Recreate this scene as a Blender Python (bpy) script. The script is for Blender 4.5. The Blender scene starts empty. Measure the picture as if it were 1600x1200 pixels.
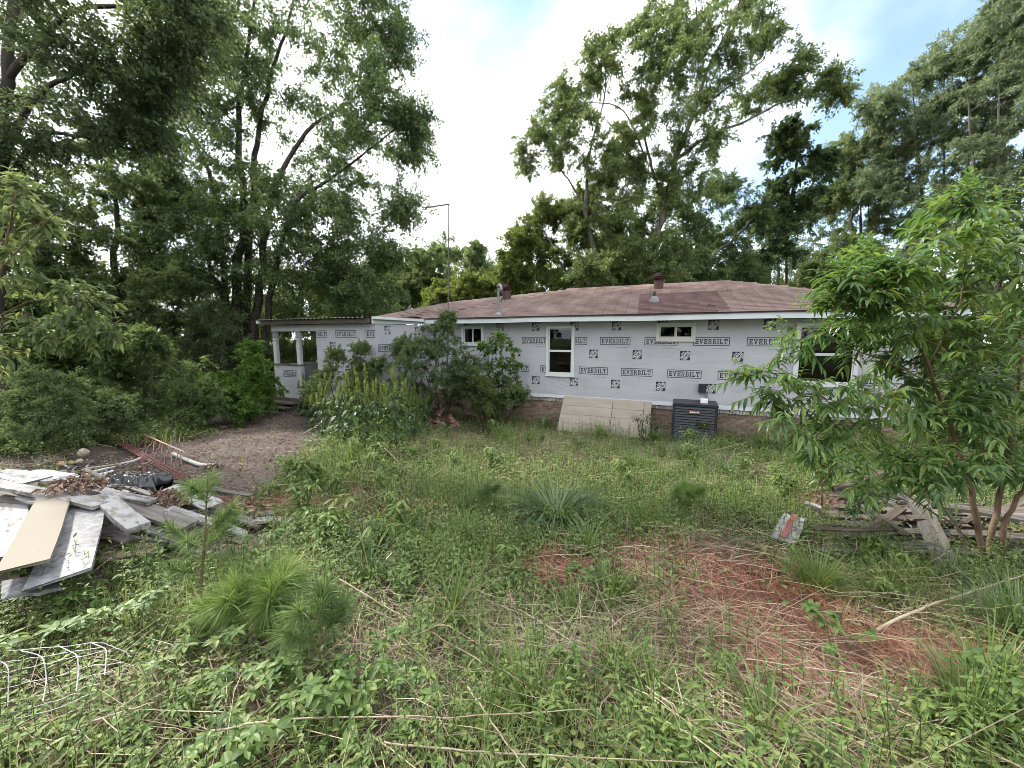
import bpy, math, random
import numpy as np
from mathutils import Matrix, Vector

# ------------------------------------------------------------------ camera, world, sun, exposure
SC = bpy.context.scene
COL = SC.collection
F, PITCH, CZ = 603.0, math.atan(75 / 603.0), 2.65
cam = bpy.data.cameras.new('camera')
cam.sensor_width = 36; cam.lens = 36 * F / 1600; cam.clip_start = 0.05; cam.clip_end = 600
camo = bpy.data.objects.new('camera', cam); COL.objects.link(camo)
camo.location = (0, 0, CZ); camo.rotation_euler = (math.pi / 2 - PITCH, 0, 0)
SC.camera = camo
SUN = Vector((-0.70, 0.38, 0.64)).normalized()
EXPOSURE = 1.62
SC.view_settings.view_transform = 'Standard'; SC.view_settings.look = 'None'
SC.view_settings.exposure = EXPOSURE; SC.view_settings.gamma = 1
SC.view_settings.use_curve_mapping = False
cy = SC.cycles
cy.max_bounces = 7; cy.diffuse_bounces = 3; cy.glossy_bounces = 2; cy.transmission_bounces = 3; cy.transparent_max_bounces = 8
cy.caustics_reflective = False; cy.caustics_refractive = False
cy.use_denoising = True; cy.use_adaptive_sampling = False
cy.pixel_filter_type = 'BLACKMAN_HARRIS'; cy.filter_width = 0.9

FWD = np.array([0, math.cos(PITCH), -math.sin(PITCH)]); UP = np.array([0, math.sin(PITCH), math.cos(PITCH)])
CAMP = np.array([0, 0, CZ])
def ray(px, py): return FWD + np.array([(px - 800) / F, 0, 0]) - (py - 600) / F * UP
def W(px, py, Y):                       # photo point at world depth Y
    r = ray(px, py); return CAMP + r * (Y / r[1])
def proj(P):
    v = np.asarray(P, float) - CAMP; dz = v @ FWD
    return 800 + F * v[..., 0] / dz, 600 - F * (v @ UP) / dz, dz
def unit(v):
    v = np.asarray(v, float); return v / np.maximum(np.linalg.norm(v, axis=-1, keepdims=True), 1e-9)

world = bpy.data.worlds.new("World"); SC.world = world; world.use_nodes = True
nt = world.node_tree; nt.nodes.clear()
def nn(nt, t, **k):
    n = nt.nodes.new(t)
    for a, b in k.items(): setattr(n, a, b)
    return n
def build_world():
    L = nt.links.new
    out = nn(nt, 'ShaderNodeOutputWorld'); bg = nn(nt, 'ShaderNodeBackground')
    sky = nn(nt, 'ShaderNodeTexSky', sky_type='NISHITA'); sky.sun_disc = False
    sky.sun_elevation = math.asin(SUN.z); sky.sun_rotation = math.atan2(SUN.x, SUN.y)
    tc = nn(nt, 'ShaderNodeTexCoord')
    mp = nn(nt, 'ShaderNodeMapping'); mp.inputs['Scale'].default_value = (1, 1, 1.6)
    mp.inputs['Location'].default_value = (0.3, 0.1, 0.4)
    no = nn(nt, 'ShaderNodeTexNoise'); no.inputs['Scale'].default_value = 1.7; no.inputs['Detail'].default_value = 5
    no.inputs['Roughness'].default_value = 0.52; no.inputs['Distortion'].default_value = 0.35
    L(tc.outputs['Generated'], mp.inputs['Vector']); L(mp.outputs[0], no.inputs['Vector'])
    # openings in the cloud deck: soft discs of sky round a few directions, broken up by the noise
    acc = None
    for (px, py, c0, c1, k) in ((765, 40, 0.965, 1.0, 0.40), (1440, 110, 0.86, 1.0, 0.40), (245, 275, 0.975, 1.0, 0.36), (1260, 240, 0.97, 1.0, 0.12)):
        d = unit(ray(px, py))
        vm = nn(nt, 'ShaderNodeVectorMath', operation='DOT_PRODUCT'); vm.inputs[1].default_value = d
        L(tc.outputs['Generated'], vm.inputs[0])
        mr = nn(nt, 'ShaderNodeMapRange', interpolation_type='SMOOTHSTEP')
        mr.inputs['From Min'].default_value = c0; mr.inputs['From Max'].default_value = c1; mr.inputs['To Max'].default_value = k
        L(vm.outputs['Value'], mr.inputs['Value'])
        if acc is None: acc = mr.outputs[0]
        else:
            a = nn(nt, 'ShaderNodeMath', operation='MAXIMUM'); L(acc, a.inputs[0]); L(mr.outputs[0], a.inputs[1]); acc = a.outputs[0]
    s = nn(nt, 'ShaderNodeMath', operation='SUBTRACT'); L(no.outputs['Fac'], s.inputs[0]); L(acc, s.inputs[1])
    rp = nn(nt, 'ShaderNodeMapRange', interpolation_type='SMOOTHSTEP')
    rp.inputs['From Min'].default_value = -0.02; rp.inputs['From Max'].default_value = 0.42
    L(s.outputs[0], rp.inputs['Value'])
    sc = nn(nt, 'ShaderNodeVectorMath', operation='SCALE'); sc.inputs['Scale'].default_value = 0.13
    L(sky.outputs[0], sc.inputs[0])
    mx = nn(nt, 'ShaderNodeMix', data_type='RGBA')
    L(rp.outputs[0], mx.inputs['Factor']); L(sc.outputs[0], mx.inputs['A']); mx.inputs['B'].default_value = (0.80, 0.83, 0.88, 1)
    L(mx.outputs['Result'], bg.inputs['Color']); bg.inputs['Strength'].default_value = 1.0
    L(bg.outputs[0], out.inputs[0])
build_world()
sun = bpy.data.lights.new('sun', 'SUN'); sun.energy = 2.6; sun.angle = math.radians(4); sun.color = (1.0, 0.94, 0.84)
suno = bpy.data.objects.new('sun', sun); COL.objects.link(suno)
suno.rotation_euler = SUN.to_track_quat('Z', 'Y').to_euler()

# ------------------------------------------------------------------ materials
def mat(name, cols, scale=(3, 3, 3), detail=5, rough=0.8, spec=0.3, metal=0.0, bump=0.0, bscale=None, rnd=None, rndv=0.3, rndh=0.02,
        trans=0.0, bdist=.003, coord='Object', pos=None, distort=0.0, tcol=None, sheen=0):
    m = bpy.data.materials.new(name); m.use_nodes = True
    t = m.node_tree; t.nodes.clear(); L = t.links.new
    out = nn(t, 'ShaderNodeOutputMaterial'); b = nn(t, 'ShaderNodeBsdfPrincipled')
    b.inputs['Roughness'].default_value = rough; b.inputs['Metallic'].default_value = metal
    b.inputs['Specular IOR Level'].default_value = spec
    tc = nn(t, 'ShaderNodeTexCoord'); mp = nn(t, 'ShaderNodeMapping'); mp.inputs['Scale'].default_value = scale
    L(tc.outputs[coord], mp.inputs['Vector'])
    no = nn(t, 'ShaderNodeTexNoise'); no.inputs['Scale'].default_value = 1; no.inputs['Detail'].default_value = detail
    no.inputs['Roughness'].default_value = 0.6; no.inputs['Distortion'].default_value = distort
    L(mp.outputs[0], no.inputs['Vector'])
    r = nn(t, 'ShaderNodeValToRGB'); e = r.color_ramp.elements
    ps = pos or [0.3 + 0.4 * i / max(1, len(cols) - 1) for i in range(len(cols))]
    while len(e) < len(cols): e.new(0.5)
    for i, c in enumerate(cols): e[i].position = ps[i]; e[i].color = (*c, 1)
    fac = no.outputs['Fac']
    rv = None
    if rnd == 'obj':
        rv = nn(t, 'ShaderNodeObjectInfo').outputs['Random']
    elif rnd == 'isl':
        rv = nn(t, 'ShaderNodeNewGeometry').outputs['Random Per Island']
    if rnd == 'isl' and trans:
        a = nn(t, 'ShaderNodeMath', operation='MULTIPLY_ADD'); L(rv, a.inputs[0]); a.inputs[1].default_value = 0.55
        c2 = nn(t, 'ShaderNodeMath', operation='MULTIPLY_ADD'); L(no.outputs['Fac'], c2.inputs[0]); c2.inputs[1].default_value = 1.0; c2.inputs[2].default_value = -0.27
        L(c2.outputs[0], a.inputs[2]); fac = a.outputs[0]
    L(fac, r.inputs[0])
    col = r.outputs[0]
    if rv is not None and not trans:
        hs = nn(t, 'ShaderNodeHueSaturation')
        mr = nn(t, 'ShaderNodeMapRange'); mr.inputs['To Min'].default_value = 1 - rndv; mr.inputs['To Max'].default_value = 1 + rndv
        L(rv, mr.inputs['Value']); L(mr.outputs[0], hs.inputs['Value'])
        m2 = nn(t, 'ShaderNodeMath', operation='MULTIPLY'); L(rv, m2.inputs[0]); m2.inputs[1].default_value = 7.31
        m3 = nn(t, 'ShaderNodeMath', operation='FRACT'); L(m2.outputs[0], m3.inputs[0])
        mr2 = nn(t, 'ShaderNodeMapRange'); mr2.inputs['To Min'].default_value = 0.5 - rndh; mr2.inputs['To Max'].default_value = 0.5 + rndh
        L(m3.outputs[0], mr2.inputs['Value']); L(mr2.outputs[0], hs.inputs['Hue'])
        L(col, hs.inputs['Color']); col = hs.outputs[0]
    L(col, b.inputs['Base Color'])
    if bump:
        n2 = nn(t, 'ShaderNodeTexNoise'); n2.inputs['Detail'].default_value = 6; n2.inputs['Scale'].default_value = 1
        mp2 = nn(t, 'ShaderNodeMapping'); mp2.inputs['Scale'].default_value = bscale or scale
        L(tc.outputs[coord], mp2.inputs['Vector']); L(mp2.outputs[0], n2.inputs['Vector'])
        bp = nn(t, 'ShaderNodeBump'); bp.inputs['Strength'].default_value = bump; bp.inputs['Distance'].default_value = bdist
        L(n2.outputs['Fac'], bp.inputs['Height']); L(bp.outputs[0], b.inputs['Normal'])
    if trans:
        tr = nn(t, 'ShaderNodeBsdfTranslucent')
        hs = nn(t, 'ShaderNodeHueSaturation'); hs.inputs['Hue'].default_value = 0.475; hs.inputs['Saturation'].default_value = 1.15; hs.inputs['Value'].default_value = 1.7
        L(col, hs.inputs['Color']); L(hs.outputs[0], tr.inputs['Color'])
        ms = nn(t, 'ShaderNodeMixShader'); ms.inputs[0].default_value = trans
        L(b.outputs[0], ms.inputs[1]); L(tr.outputs[0], ms.inputs[2]); L(ms.outputs[0], out.inputs[0])
    else:
        L(b.outputs[0], out.inputs[0])
    return m

def leafm(name, cols, trans=0.46, gain=1.35, rough=0.5, spec=0.35, scale=0.7):
    cols = [tuple(min(v * gain, .28) for v in c) for c in cols]
    return mat(name, cols, scale=(scale,) * 3, detail=3, rough=rough, spec=spec, rnd='isl', trans=trans, pos=[0.15, 0.5, 0.85][:len(cols)])

M = {}
M['leaf_oak'] = leafm('oak_leaf', [(.020, .036, .014), (.042, .066, .026), (.084, .114, .046)], gain=2.15)
M['leaf_oak2'] = leafm('pale_oak_leaf', [(.026, .042, .016), (.054, .078, .030), (.102, .128, .050)], gain=2.15)
M['leaf_dark'] = leafm('dark_leaf', [(.018, .029, .014), (.038, .054, .025), (.070, .090, .038)], gain=2.15)
M['leaf_ivy'] = leafm('ivy_leaf', [(.014, .026, .011), (.026, .042, .017), (.045, .065, .025)], gain=2.15)
M['leaf_mid'] = leafm('mid_leaf', [(.030, .048, .020), (.060, .085, .034), (.100, .125, .050)], gain=1.95)
M['leaf_light'] = leafm('light_leaf', [(.046, .076, .020), (.085, .120, .034), (.140, .170, .052)], trans=.45)
M['leaf_grey'] = leafm('grey_green_leaf', [(.040, .058, .032), (.072, .096, .052), (.112, .138, .074)], gain=1.95)
M['leaf_bright'] = leafm('bright_leaf', [(.035, .070, .016), (.065, .125, .026), (.110, .180, .040)], trans=.45)
M['leaf_shrub'] = leafm('shrub_leaf', [(.028, .046, .018), (.055, .082, .030), (.095, .125, .045)], scale=2, gain=1.95)
M['leaf_feather'] = leafm('feather_leaf', [(.028, .046, .020), (.054, .080, .034), (.095, .125, .052)], scale=2, gain=1.95)
M['leaf_peach'] = leafm('peach_leaf', [(.024, .052, .018), (.050, .100, .028), (.115, .190, .040)], trans=.42, rough=.33, spec=.5, scale=1.6, gain=1.85)
M['leaf_weed'] = leafm('weed_leaf', [(.025, .050, .020), (.048, .085, .030), (.085, .130, .045)], scale=3, rough=.4)
M['spike'] = leafm('spike_flower', [(.07, .105, .03), (.11, .15, .045), (.16, .19, .07)], scale=3)
M['grass'] = leafm('grass_blade', [(.038, .072, .016), (.110, .175, .042), (.235, .270, .110)], trans=.35, scale=1.2)
M['grass_dark'] = leafm('tussock_blade', [(.022, .048, .016), (.066, .108, .036), (.150, .195, .080)], trans=.3, rough=.3, spec=.5, scale=3)
M['clover'] = leafm('clover_leaf', [(.026, .054, .012), (.098, .160, .034), (.205, .255, .080)], trans=.28, scale=1.5)
M['herb'] = leafm('herb_leaf', [(.038, .074, .022), (.090, .145, .038), (.170, .220, .064)], trans=.3, scale=2)
M['feather_weed'] = leafm('feathery_weed', [(.045, .080, .022), (.085, .135, .036), (.150, .195, .065)], scale=1.5)
M['pine'] = leafm('pine_needle', [(.060, .110, .030), (.110, .180, .048), (.190, .260, .085)], trans=.3, scale=4)
M['pine_dark'] = leafm('dark_pine_needle', [(.042, .078, .028), (.080, .130, .044), (.140, .190, .070)], trans=.3, scale=4)
M['straw'] = mat('straw', [(.20, .15, .10), (.36, .29, .20), (.50, .43, .32)], scale=(2, 2, 2), rnd='isl', rndv=.35, rndh=.01, rough=.7)
M['thatch'] = mat('dead_thatch', [(.05, .035, .022), (.14, .105, .070), (.30, .25, .18)], scale=(3, 3, 3), rnd='isl', rndv=.6, rndh=.015, rough=.8)
M['needle_red'] = mat('red_needle', [(.14, .060, .042), (.275, .112, .072), (.38, .20, .14)], scale=(2, 2, 2), rnd='isl', rndv=.45, rndh=.015)
M['dead_leaf'] = mat('dead_leaf', [(.10, .060, .042), (.20, .125, .09), (.36, .27, .215)], scale=(2, 2, 2), rnd='isl', rndv=.4, rndh=.02)
M['twig'] = mat('dry_twig', [(.25, .19, .13), (.38, .31, .22), (.48, .42, .32)], scale=(6, 6, 6), rnd='isl', rndv=.2)
M['bark'] = mat('grey_bark', [(.045, .038, .030), (.10, .088, .07), (.17, .15, .125)], scale=(7, 7, 1.6), bump=.7, bscale=(14, 14, 3), bdist=.02)
M['bark_pale'] = mat('pale_bark', [(.10, .088, .072), (.20, .18, .15), (.31, .285, .24)], scale=(5, 5, 1.2), bump=.6, bscale=(12, 12, 3), bdist=.02)
M['bark_dark'] = mat('dark_bark', [(.022, .018, .014), (.045, .038, .03), (.08, .068, .055)], scale=(7, 7, 2), bump=.6)
M['stem'] = mat('brown_stem', [(.09, .055, .035), (.16, .105, .07), (.24, .18, .13)], scale=(12, 12, 4), bump=.4)
M['green_stem'] = mat('green_stem', [(.06, .08, .03), (.10, .12, .045)], scale=(8, 8, 4))

def wrap_material():
    m = mat('house_wrap', [(.38, .38, .41), (.44, .44, .468), (.48, .48, .502)], scale=(.8, .8, 1.2), rough=.5, spec=.3, bump=.55, bscale=(1.3, 1.3, 6), bdist=.025)
    t = m.node_tree; L = t.links.new
    b = [n for n in t.nodes if n.type == 'BSDF_PRINCIPLED'][0]; src = b.inputs['Base Color'].links[0].from_socket
    tc = [n for n in t.nodes if n.type == 'TEX_COORD'][0]
    sep = nn(t, 'ShaderNodeSeparateXYZ'); L(tc.outputs['Object'], sep.inputs[0])
    acc = None
    for o, sp, wd in (('X', .2, .035), ('Z', .2, .03)):      # the printed guide lines of the wrap
        d = nn(t, 'ShaderNodeMath', operation='DIVIDE'); L(sep.outputs[o], d.inputs[0]); d.inputs[1].default_value = sp
        f = nn(t, 'ShaderNodeMath', operation='FRACT'); L(d.outputs[0], f.inputs[0])
        l = nn(t, 'ShaderNodeMath', operation='LESS_THAN'); L(f.outputs[0], l.inputs[0]); l.inputs[1].default_value = wd
        if acc is None: acc = l.outputs[0]
        else:
            mx = nn(t, 'ShaderNodeMath', operation='MAXIMUM'); L(acc, mx.inputs[0]); L(l.outputs[0], mx.inputs[1]); acc = mx.outputs[0]
    sc = nn(t, 'ShaderNodeMath', operation='MULTIPLY'); L(acc, sc.inputs[0]); sc.inputs[1].default_value = .16
    mix = nn(t, 'ShaderNodeMix', data_type='RGBA'); L(sc.outputs[0], mix.inputs['Factor']); L(src, mix.inputs['A'])
    mix.inputs['B'].default_value = (.30, .30, .34, 1); L(mix.outputs['Result'], b.inputs['Base Color'])
    return m
M['wrap'] = wrap_material()
M['ink'] = mat('black_ink', [(.018, .018, .022), (.035, .035, .04)], rough=.5, scale=(9, 9, 9))
M['ink_white'] = mat('white_ink', [(.62, .62, .64), (.68, .68, .7)], rough=.5)
M['ink_grey'] = mat('grey_ink', [(.20, .20, .23), (.26, .26, .29)], rough=.5)
M['shingle'] = mat('faded_shingle', [(.150, .105, .094), (.198, .142, .128), (.25, .186, .169)], scale=(.9, .9, .9), detail=9, rough=.9, spec=.1, bump=.3, bscale=(60, 60, 60), rnd='obj', rndv=.10, rndh=.006)
M['shingle_join'] = mat('faded_shingle_joined', [(.148, .104, .093), (.196, .141, .127), (.248, .185, .168)], scale=(.9, .9, .9), detail=9, rough=.9, spec=.1, bump=.3, bscale=(60, 60, 60), rnd='isl', rndv=.10, rndh=.006)
M['shingle_new'] = mat('dark_shingle', [(.098, .060, .057), (.130, .083, .079), (.165, .110, .104)], scale=(1.2, 1.2, 1.2), detail=9, rough=.9, spec=.1, bump=.5, bscale=(60, 60, 60), rnd='obj', rndv=.13, rndh=.006)
M['shingle_new_join'] = mat('dark_shingle_joined', [(.098, .060, .057), (.130, .083, .079), (.165, .110, .104)], scale=(1.2, 1.2, 1.2), detail=9, rough=.9, spec=.1, bump=.5, bscale=(60, 60, 60), rnd='isl', rndv=.13, rndh=.006)
M['deck'] = mat('roof_felt', [(.06, .045, .042), (.09, .065, .06)])
M['fascia'] = mat('white_fascia', [(.50, .53, .55), (.60, .63, .65), (.64, .67, .68)], scale=(1.5, 1.5, 6), rough=.45)
M['soffit'] = mat('soffit', [(.42, .42, .42), (.5, .5, .5)], rough=.7)
M['drip'] = mat('drip_edge', [(.035, .03, .03), (.06, .05, .05)], rough=.6)
M['vinyl'] = mat('white_vinyl', [(.58, .60, .61), (.66, .67, .68)], rough=.35, spec=.4)
M['vinyl_old'] = mat('cream_frame', [(.50, .49, .44), (.60, .59, .54)], rough=.5)
M['brick'] = mat('brown_brick', [(.145, .098, .072), (.225, .158, .118), (.30, .225, .178)], scale=(9, 9, 14), rough=.9, bump=.5, bscale=(50, 50, 50), rnd='obj', rndv=.32, rndh=.012)
M['brick_join'] = mat('brown_brick_joined', [(.145, .098, .072), (.225, .158, .118), (.30, .225, .178)], scale=(9, 9, 14), rough=.9, bump=.5, bscale=(50, 50, 50), rnd='isl', rndv=.32, rndh=.012)
M['brick_grey'] = mat('weathered_brick', [(.24, .20, .18), (.37, .34, .315), (.48, .45, .43)], scale=(8, 8, 8), rough=.9, bump=.5, bscale=(50, 50, 50), rnd='obj', rndv=.25)
M['brick_grey_join'] = mat('weathered_brick_joined', [(.24, .20, .18), (.37, .34, .315), (.48, .45, .43)], scale=(8, 8, 8), rough=.9, bump=.5, bscale=(50, 50, 50), rnd='isl', rndv=.25)
M['brick_red'] = mat('broken_brick', [(.15, .085, .07), (.26, .145, .125), (.40, .28, .25)], scale=(9, 9, 9), rough=.95, bump=.6, bscale=(40, 40, 40), rnd='obj', rndv=.35)
M['mortar'] = mat('mortar', [(.26, .235, .21), (.36, .33, .30)], scale=(14, 14, 14), rough=.95, bump=.4, bscale=(60, 60, 60))
M['corrugated'] = mat('corrugated_metal', [(.10, .085, .075), (.24, .22, .2), (.36, .34, .32)], scale=(3, 1, 3), rough=.6, metal=.3)
M['vent_brown'] = mat('brown_vent', [(.055, .030, .028), (.085, .048, .045)], rough=.5, metal=.2)
M['galv'] = mat('galvanised', [(.17, .175, .185), (.27, .275, .285)], rough=.45, metal=.5)
M['rust_pole'] = mat('rusty_pole', [(.075, .055, .045), (.13, .095, .08), (.20, .17, .15)], scale=(8, 8, 3), rough=.8)
M['lead'] = mat('lead_boot', [(.16, .17, .18), (.24, .25, .26)], rough=.7)
M['ac_dark'] = mat('charcoal_metal', [(.016, .020, .026), (.026, .032, .040)], rough=.45, spec=.4, scale=(6, 6, 6))
M['ac_black'] = mat('black_coil', [(.006, .007, .009), (.014, .015, .018)], rough=.7)
M['badge'] = mat('red_badge', [(.30, .07, .085), (.40, .12, .13)], rough=.4)
M['paper'] = mat('white_paper', [(.78, .78, .76), (.84, .84, .82)], rough=.6)
M['interior'] = mat('dim_interior', [(.10, .09, .08), (.16, .15, .13)])
M['siding'] = mat('beige_siding', [(.29, .25, .205), (.34, .295, .245), (.39, .34, .29)], scale=(1.2, 1.2, 5), rough=.75, bump=.15, bscale=(4, 4, 60), rnd='obj', rndv=.06, rndh=.004)
M['post'] = mat('peeling_post', [(.22, .20, .18), (.48, .48, .48), (.56, .56, .56)], scale=(6, 6, 2.5), pos=[.28, .42, .7], rough=.7)
M['step'] = mat('old_step_wood', [(.055, .045, .036), (.10, .085, .068), (.15, .13, .11)], scale=(3, 14, 14), rough=.9, bump=.4)
M['wire'] = mat('galvanised_wire', [(.42, .42, .42), (.62, .62, .60)], scale=(20, 20, 20), rough=.5, metal=.2)
M['red_iron'] = mat('rusty_red_iron', [(.075, .032, .030), (.135, .055, .052), (.21, .115, .10)], scale=(14, 14, 14), rough=.75, bump=.3)
M['brass'] = mat('tarnished_brass', [(.13, .095, .05), (.27, .205, .10), (.40, .33, .20)], scale=(10, 10, 10), rough=.4, metal=.7)
M['plastic_black'] = mat('black_plastic', [(.010, .011, .014), (.020, .022, .027)], rough=.28, spec=.6)
M['pvc'] = mat('dirty_white_trim', [(.26, .25, .24), (.40, .40, .40), (.47, .47, .47)], scale=(5, 9, 9), rough=.6)
M['teal'] = mat('teal_paint', [(.25, .33, .31), (.42, .50, .47), (.56, .60, .58)], scale=(3, 20, 20), rough=.7)
def woodm(name, paint, amount, wood=((.075, .066, .058), (.15, .135, .122), (.235, .215, .20))):
    m = mat(name, list(wood), scale=(1.6, 22, 22), detail=7, rough=.85, bump=.35, bscale=(2, 40, 40), rnd='obj', rndv=.22, rndh=.006)
    if paint:
        t = m.node_tree; L = t.links.new
        b = [n for n in t.nodes if n.type == 'BSDF_PRINCIPLED'][0]; src = b.inputs['Base Color'].links[0].from_socket
        tc = [n for n in t.nodes if n.type == 'TEX_COORD'][0]
        oi = nn(t, 'ShaderNodeObjectInfo'); ad = nn(t, 'ShaderNodeVectorMath', operation='ADD')
        L(tc.outputs['Object'], ad.inputs[0]); L(oi.outputs['Location'], ad.inputs[1])
        mp = nn(t, 'ShaderNodeMapping'); mp.inputs['Scale'].default_value = (5, 16, 16); L(ad.outputs[0], mp.inputs[0])
        no = nn(t, 'ShaderNodeTexNoise'); no.inputs['Scale'].default_value = 1; no.inputs['Detail'].default_value = 8; no.inputs['Roughness'].default_value = .65
        L(mp.outputs[0], no.inputs['Vector'])
        mr = nn(t, 'ShaderNodeMapRange'); mr.inputs['From Min'].default_value = amount - .05; mr.inputs['From Max'].default_value = amount + .07
        L(no.outputs['Fac'], mr.inputs['Value'])
        mx = nn(t, 'ShaderNodeMix', data_type='RGBA'); L(mr.outputs[0], mx.inputs['Factor']); L(src, mx.inputs['A']); mx.inputs['B'].default_value = (*paint, 1)
        L(mx.outputs['Result'], b.inputs['Base Color'])
    return m
M['wood_grey'] = woodm('grey_weathered_wood', None, 0)
M['wood_dark'] = woodm('dark_grey_wood', None, 0, ((.05, .045, .038), (.105, .096, .084), (.175, .16, .145)))
M['wood_white'] = woodm('white_peeling_board', (.30, .296, .295), .47, ((.07, .062, .055), (.15, .135, .125), (.24, .225, .21)))
M['wood_chalk'] = woodm('chalky_white_board', (.32, .316, .318), .42)
M['wood_cream'] = woodm('cream_board', (.235, .210, .168), .28)
M['wood_brown'] = woodm('brown_wet_wood', None, 0, ((.055, .043, .033), (.10, .08, .062), (.16, .13, .10)))
M['wood_tan'] = woodm('tan_plywood', (.42, .31, .24), .45, ((.17, .11, .08), (.28, .19, .14), (.38, .28, .22)))
M['marble'] = mat('mottled_white_panel', [(.11, .11, .116), (.20, .20, .208), (.29, .29, .298)], scale=(9, 9, 9), detail=9, distort=1.5, rough=.6, pos=[.32, .47, .62])
def glass_material():
    m = bpy.data.materials.new('window_glass'); m.use_nodes = True; t = m.node_tree; t.nodes.clear(); L = t.links.new
    o = nn(t, 'ShaderNodeOutputMaterial'); g = nn(t, 'ShaderNodeBsdfGlossy'); g.inputs['Roughness'].default_value = .02
    tr = nn(t, 'ShaderNodeBsdfTransparent'); tr.inputs[0].default_value = (.5, .53, .55, 1)
    fr = nn(t, 'ShaderNodeFresnel'); fr.inputs[0].default_value = 1.5
    ms = nn(t, 'ShaderNodeMixShader'); L(fr.outputs[0], ms.inputs[0]); L(tr.outputs[0], ms.inputs[1]); L(g.outputs[0], ms.inputs[2]); L(ms.outputs[0], o.inputs[0])
    return m
M['glass'] = glass_material()

# ------------------------------------------------------------------ mesh helpers
class Geo:
    def __init__(s): s.v = []; s.f = []; s.n = 0
    def add(s, v, f, mi=0):
        v = np.asarray(v, float).reshape(-1, 3); f = np.asarray(f, np.int64)
        s.v.append(v); s.f.append((f + s.n, mi)); s.n += len(v)
    def box(s, a, b, mi=0):
        x0, y0, z0 = a; x1, y1, z1 = b
        s.add([(x0, y0, z0), (x1, y0, z0), (x1, y1, z0), (x0, y1, z0), (x0, y0, z1), (x1, y0, z1), (x1, y1, z1), (x0, y1, z1)],
              [(0, 3, 2, 1), (4, 5, 6, 7), (0, 1, 5, 4), (1, 2, 6, 5), (2, 3, 7, 6), (3, 0, 4, 7)], mi)
    def hexa(s, p8, mi=0):
        s.add(p8, [(0, 3, 2, 1), (4, 5, 6, 7), (0, 1, 5, 4), (1, 2, 6, 5), (2, 3, 7, 6), (3, 0, 4, 7)], mi)
    def build(s, name, mats, parent=None, origin=None, smooth=False, link=True):
        me = bpy.data.meshes.new(name)
        v = np.concatenate(s.v) if s.v else np.zeros((0, 3))
        if origin is not None: v = v - np.asarray(origin)
        loops = np.concatenate([f.ravel() for f, _ in s.f]).astype(np.int32)
        cnt = np.concatenate([np.full(len(f), f.shape[1]) for f, _ in s.f]).astype(np.int32)
        mi = np.concatenate([np.full(len(f), m) for f, m in s.f]).astype(np.int32)
        me.vertices.add(len(v)); me.vertices.foreach_set('co', v.astype(np.float32).ravel())
        me.loops.add(len(loops)); me.loops.foreach_set('vertex_index', loops)
        me.polygons.add(len(cnt)); st = np.concatenate([[0], np.cumsum(cnt)[:-1]]).astype(np.int32)
        me.polygons.foreach_set('loop_start', st); me.polygons.foreach_set('loop_total', cnt)
        me.polygons.foreach_set('material_index', mi)
        me.polygons.foreach_set('use_smooth', np.full(len(cnt), bool(smooth)))
        for m in (mats if isinstance(mats, (list, tuple)) else [mats]): me.materials.append(m)
        me.update(calc_edges=True)
        return link_mesh(name, me, parent, origin) if link else me
def link_mesh(name, me, parent=None, origin=None):
    o = bpy.data.objects.new(name, me); COL.objects.link(o)
    if parent is not None: o.parent = parent
    elif origin is not None: o.location = origin
    return o
def tag(o, label=None, cat=None, group=None, kind=None):
    if label: o['label'] = label
    if cat: o['category'] = cat
    if group: o['group'] = group
    if kind: o['kind'] = kind
    return o
def thing(name, label, cat, loc=(0, 0, 0), rz=0, group=None):
    o = bpy.data.objects.new(name, None); COL.objects.link(o); o.empty_display_size = .1
    o.location = loc; o.rotation_euler = (0, 0, rz)
    return tag(o, label, cat, group)
KIDS = {}
def dup(root, loc, rz=0, scale=1.0, label=None, group=None):
    r = root.copy(); COL.objects.link(r); r.location = loc; r.rotation_euler = (0, 0, rz); r.scale = (scale,) * 3
    if label: r['label'] = label
    if group: r['group'] = group
    for ch in root.children:
        c = ch.copy(); COL.objects.link(c); c.parent = r
        for g in ch.children:
            d = g.copy(); COL.objects.link(d); d.parent = c
    return r
def catmull(P, K):
    P = np.asarray(P, float)
    if len(P) < 3:
        u = np.linspace(0, 1, K)[:, None]; return P[0] * (1 - u) + P[-1] * u
    Q = np.vstack([2 * P[0] - P[1], P, 2 * P[-1] - P[-2]])
    u = np.linspace(0, len(P) - 1 - 1e-9, K); i = u.astype(int); t = (u - i)[:, None]
    a, b, c, d = Q[i], Q[i + 1], Q[i + 2], Q[i + 3]
    return .5 * (2 * b + (c - a) * t + (2 * a - 5 * b + 4 * c - d) * t * t + (3 * b - a - 3 * c + d) * t ** 3)
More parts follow.
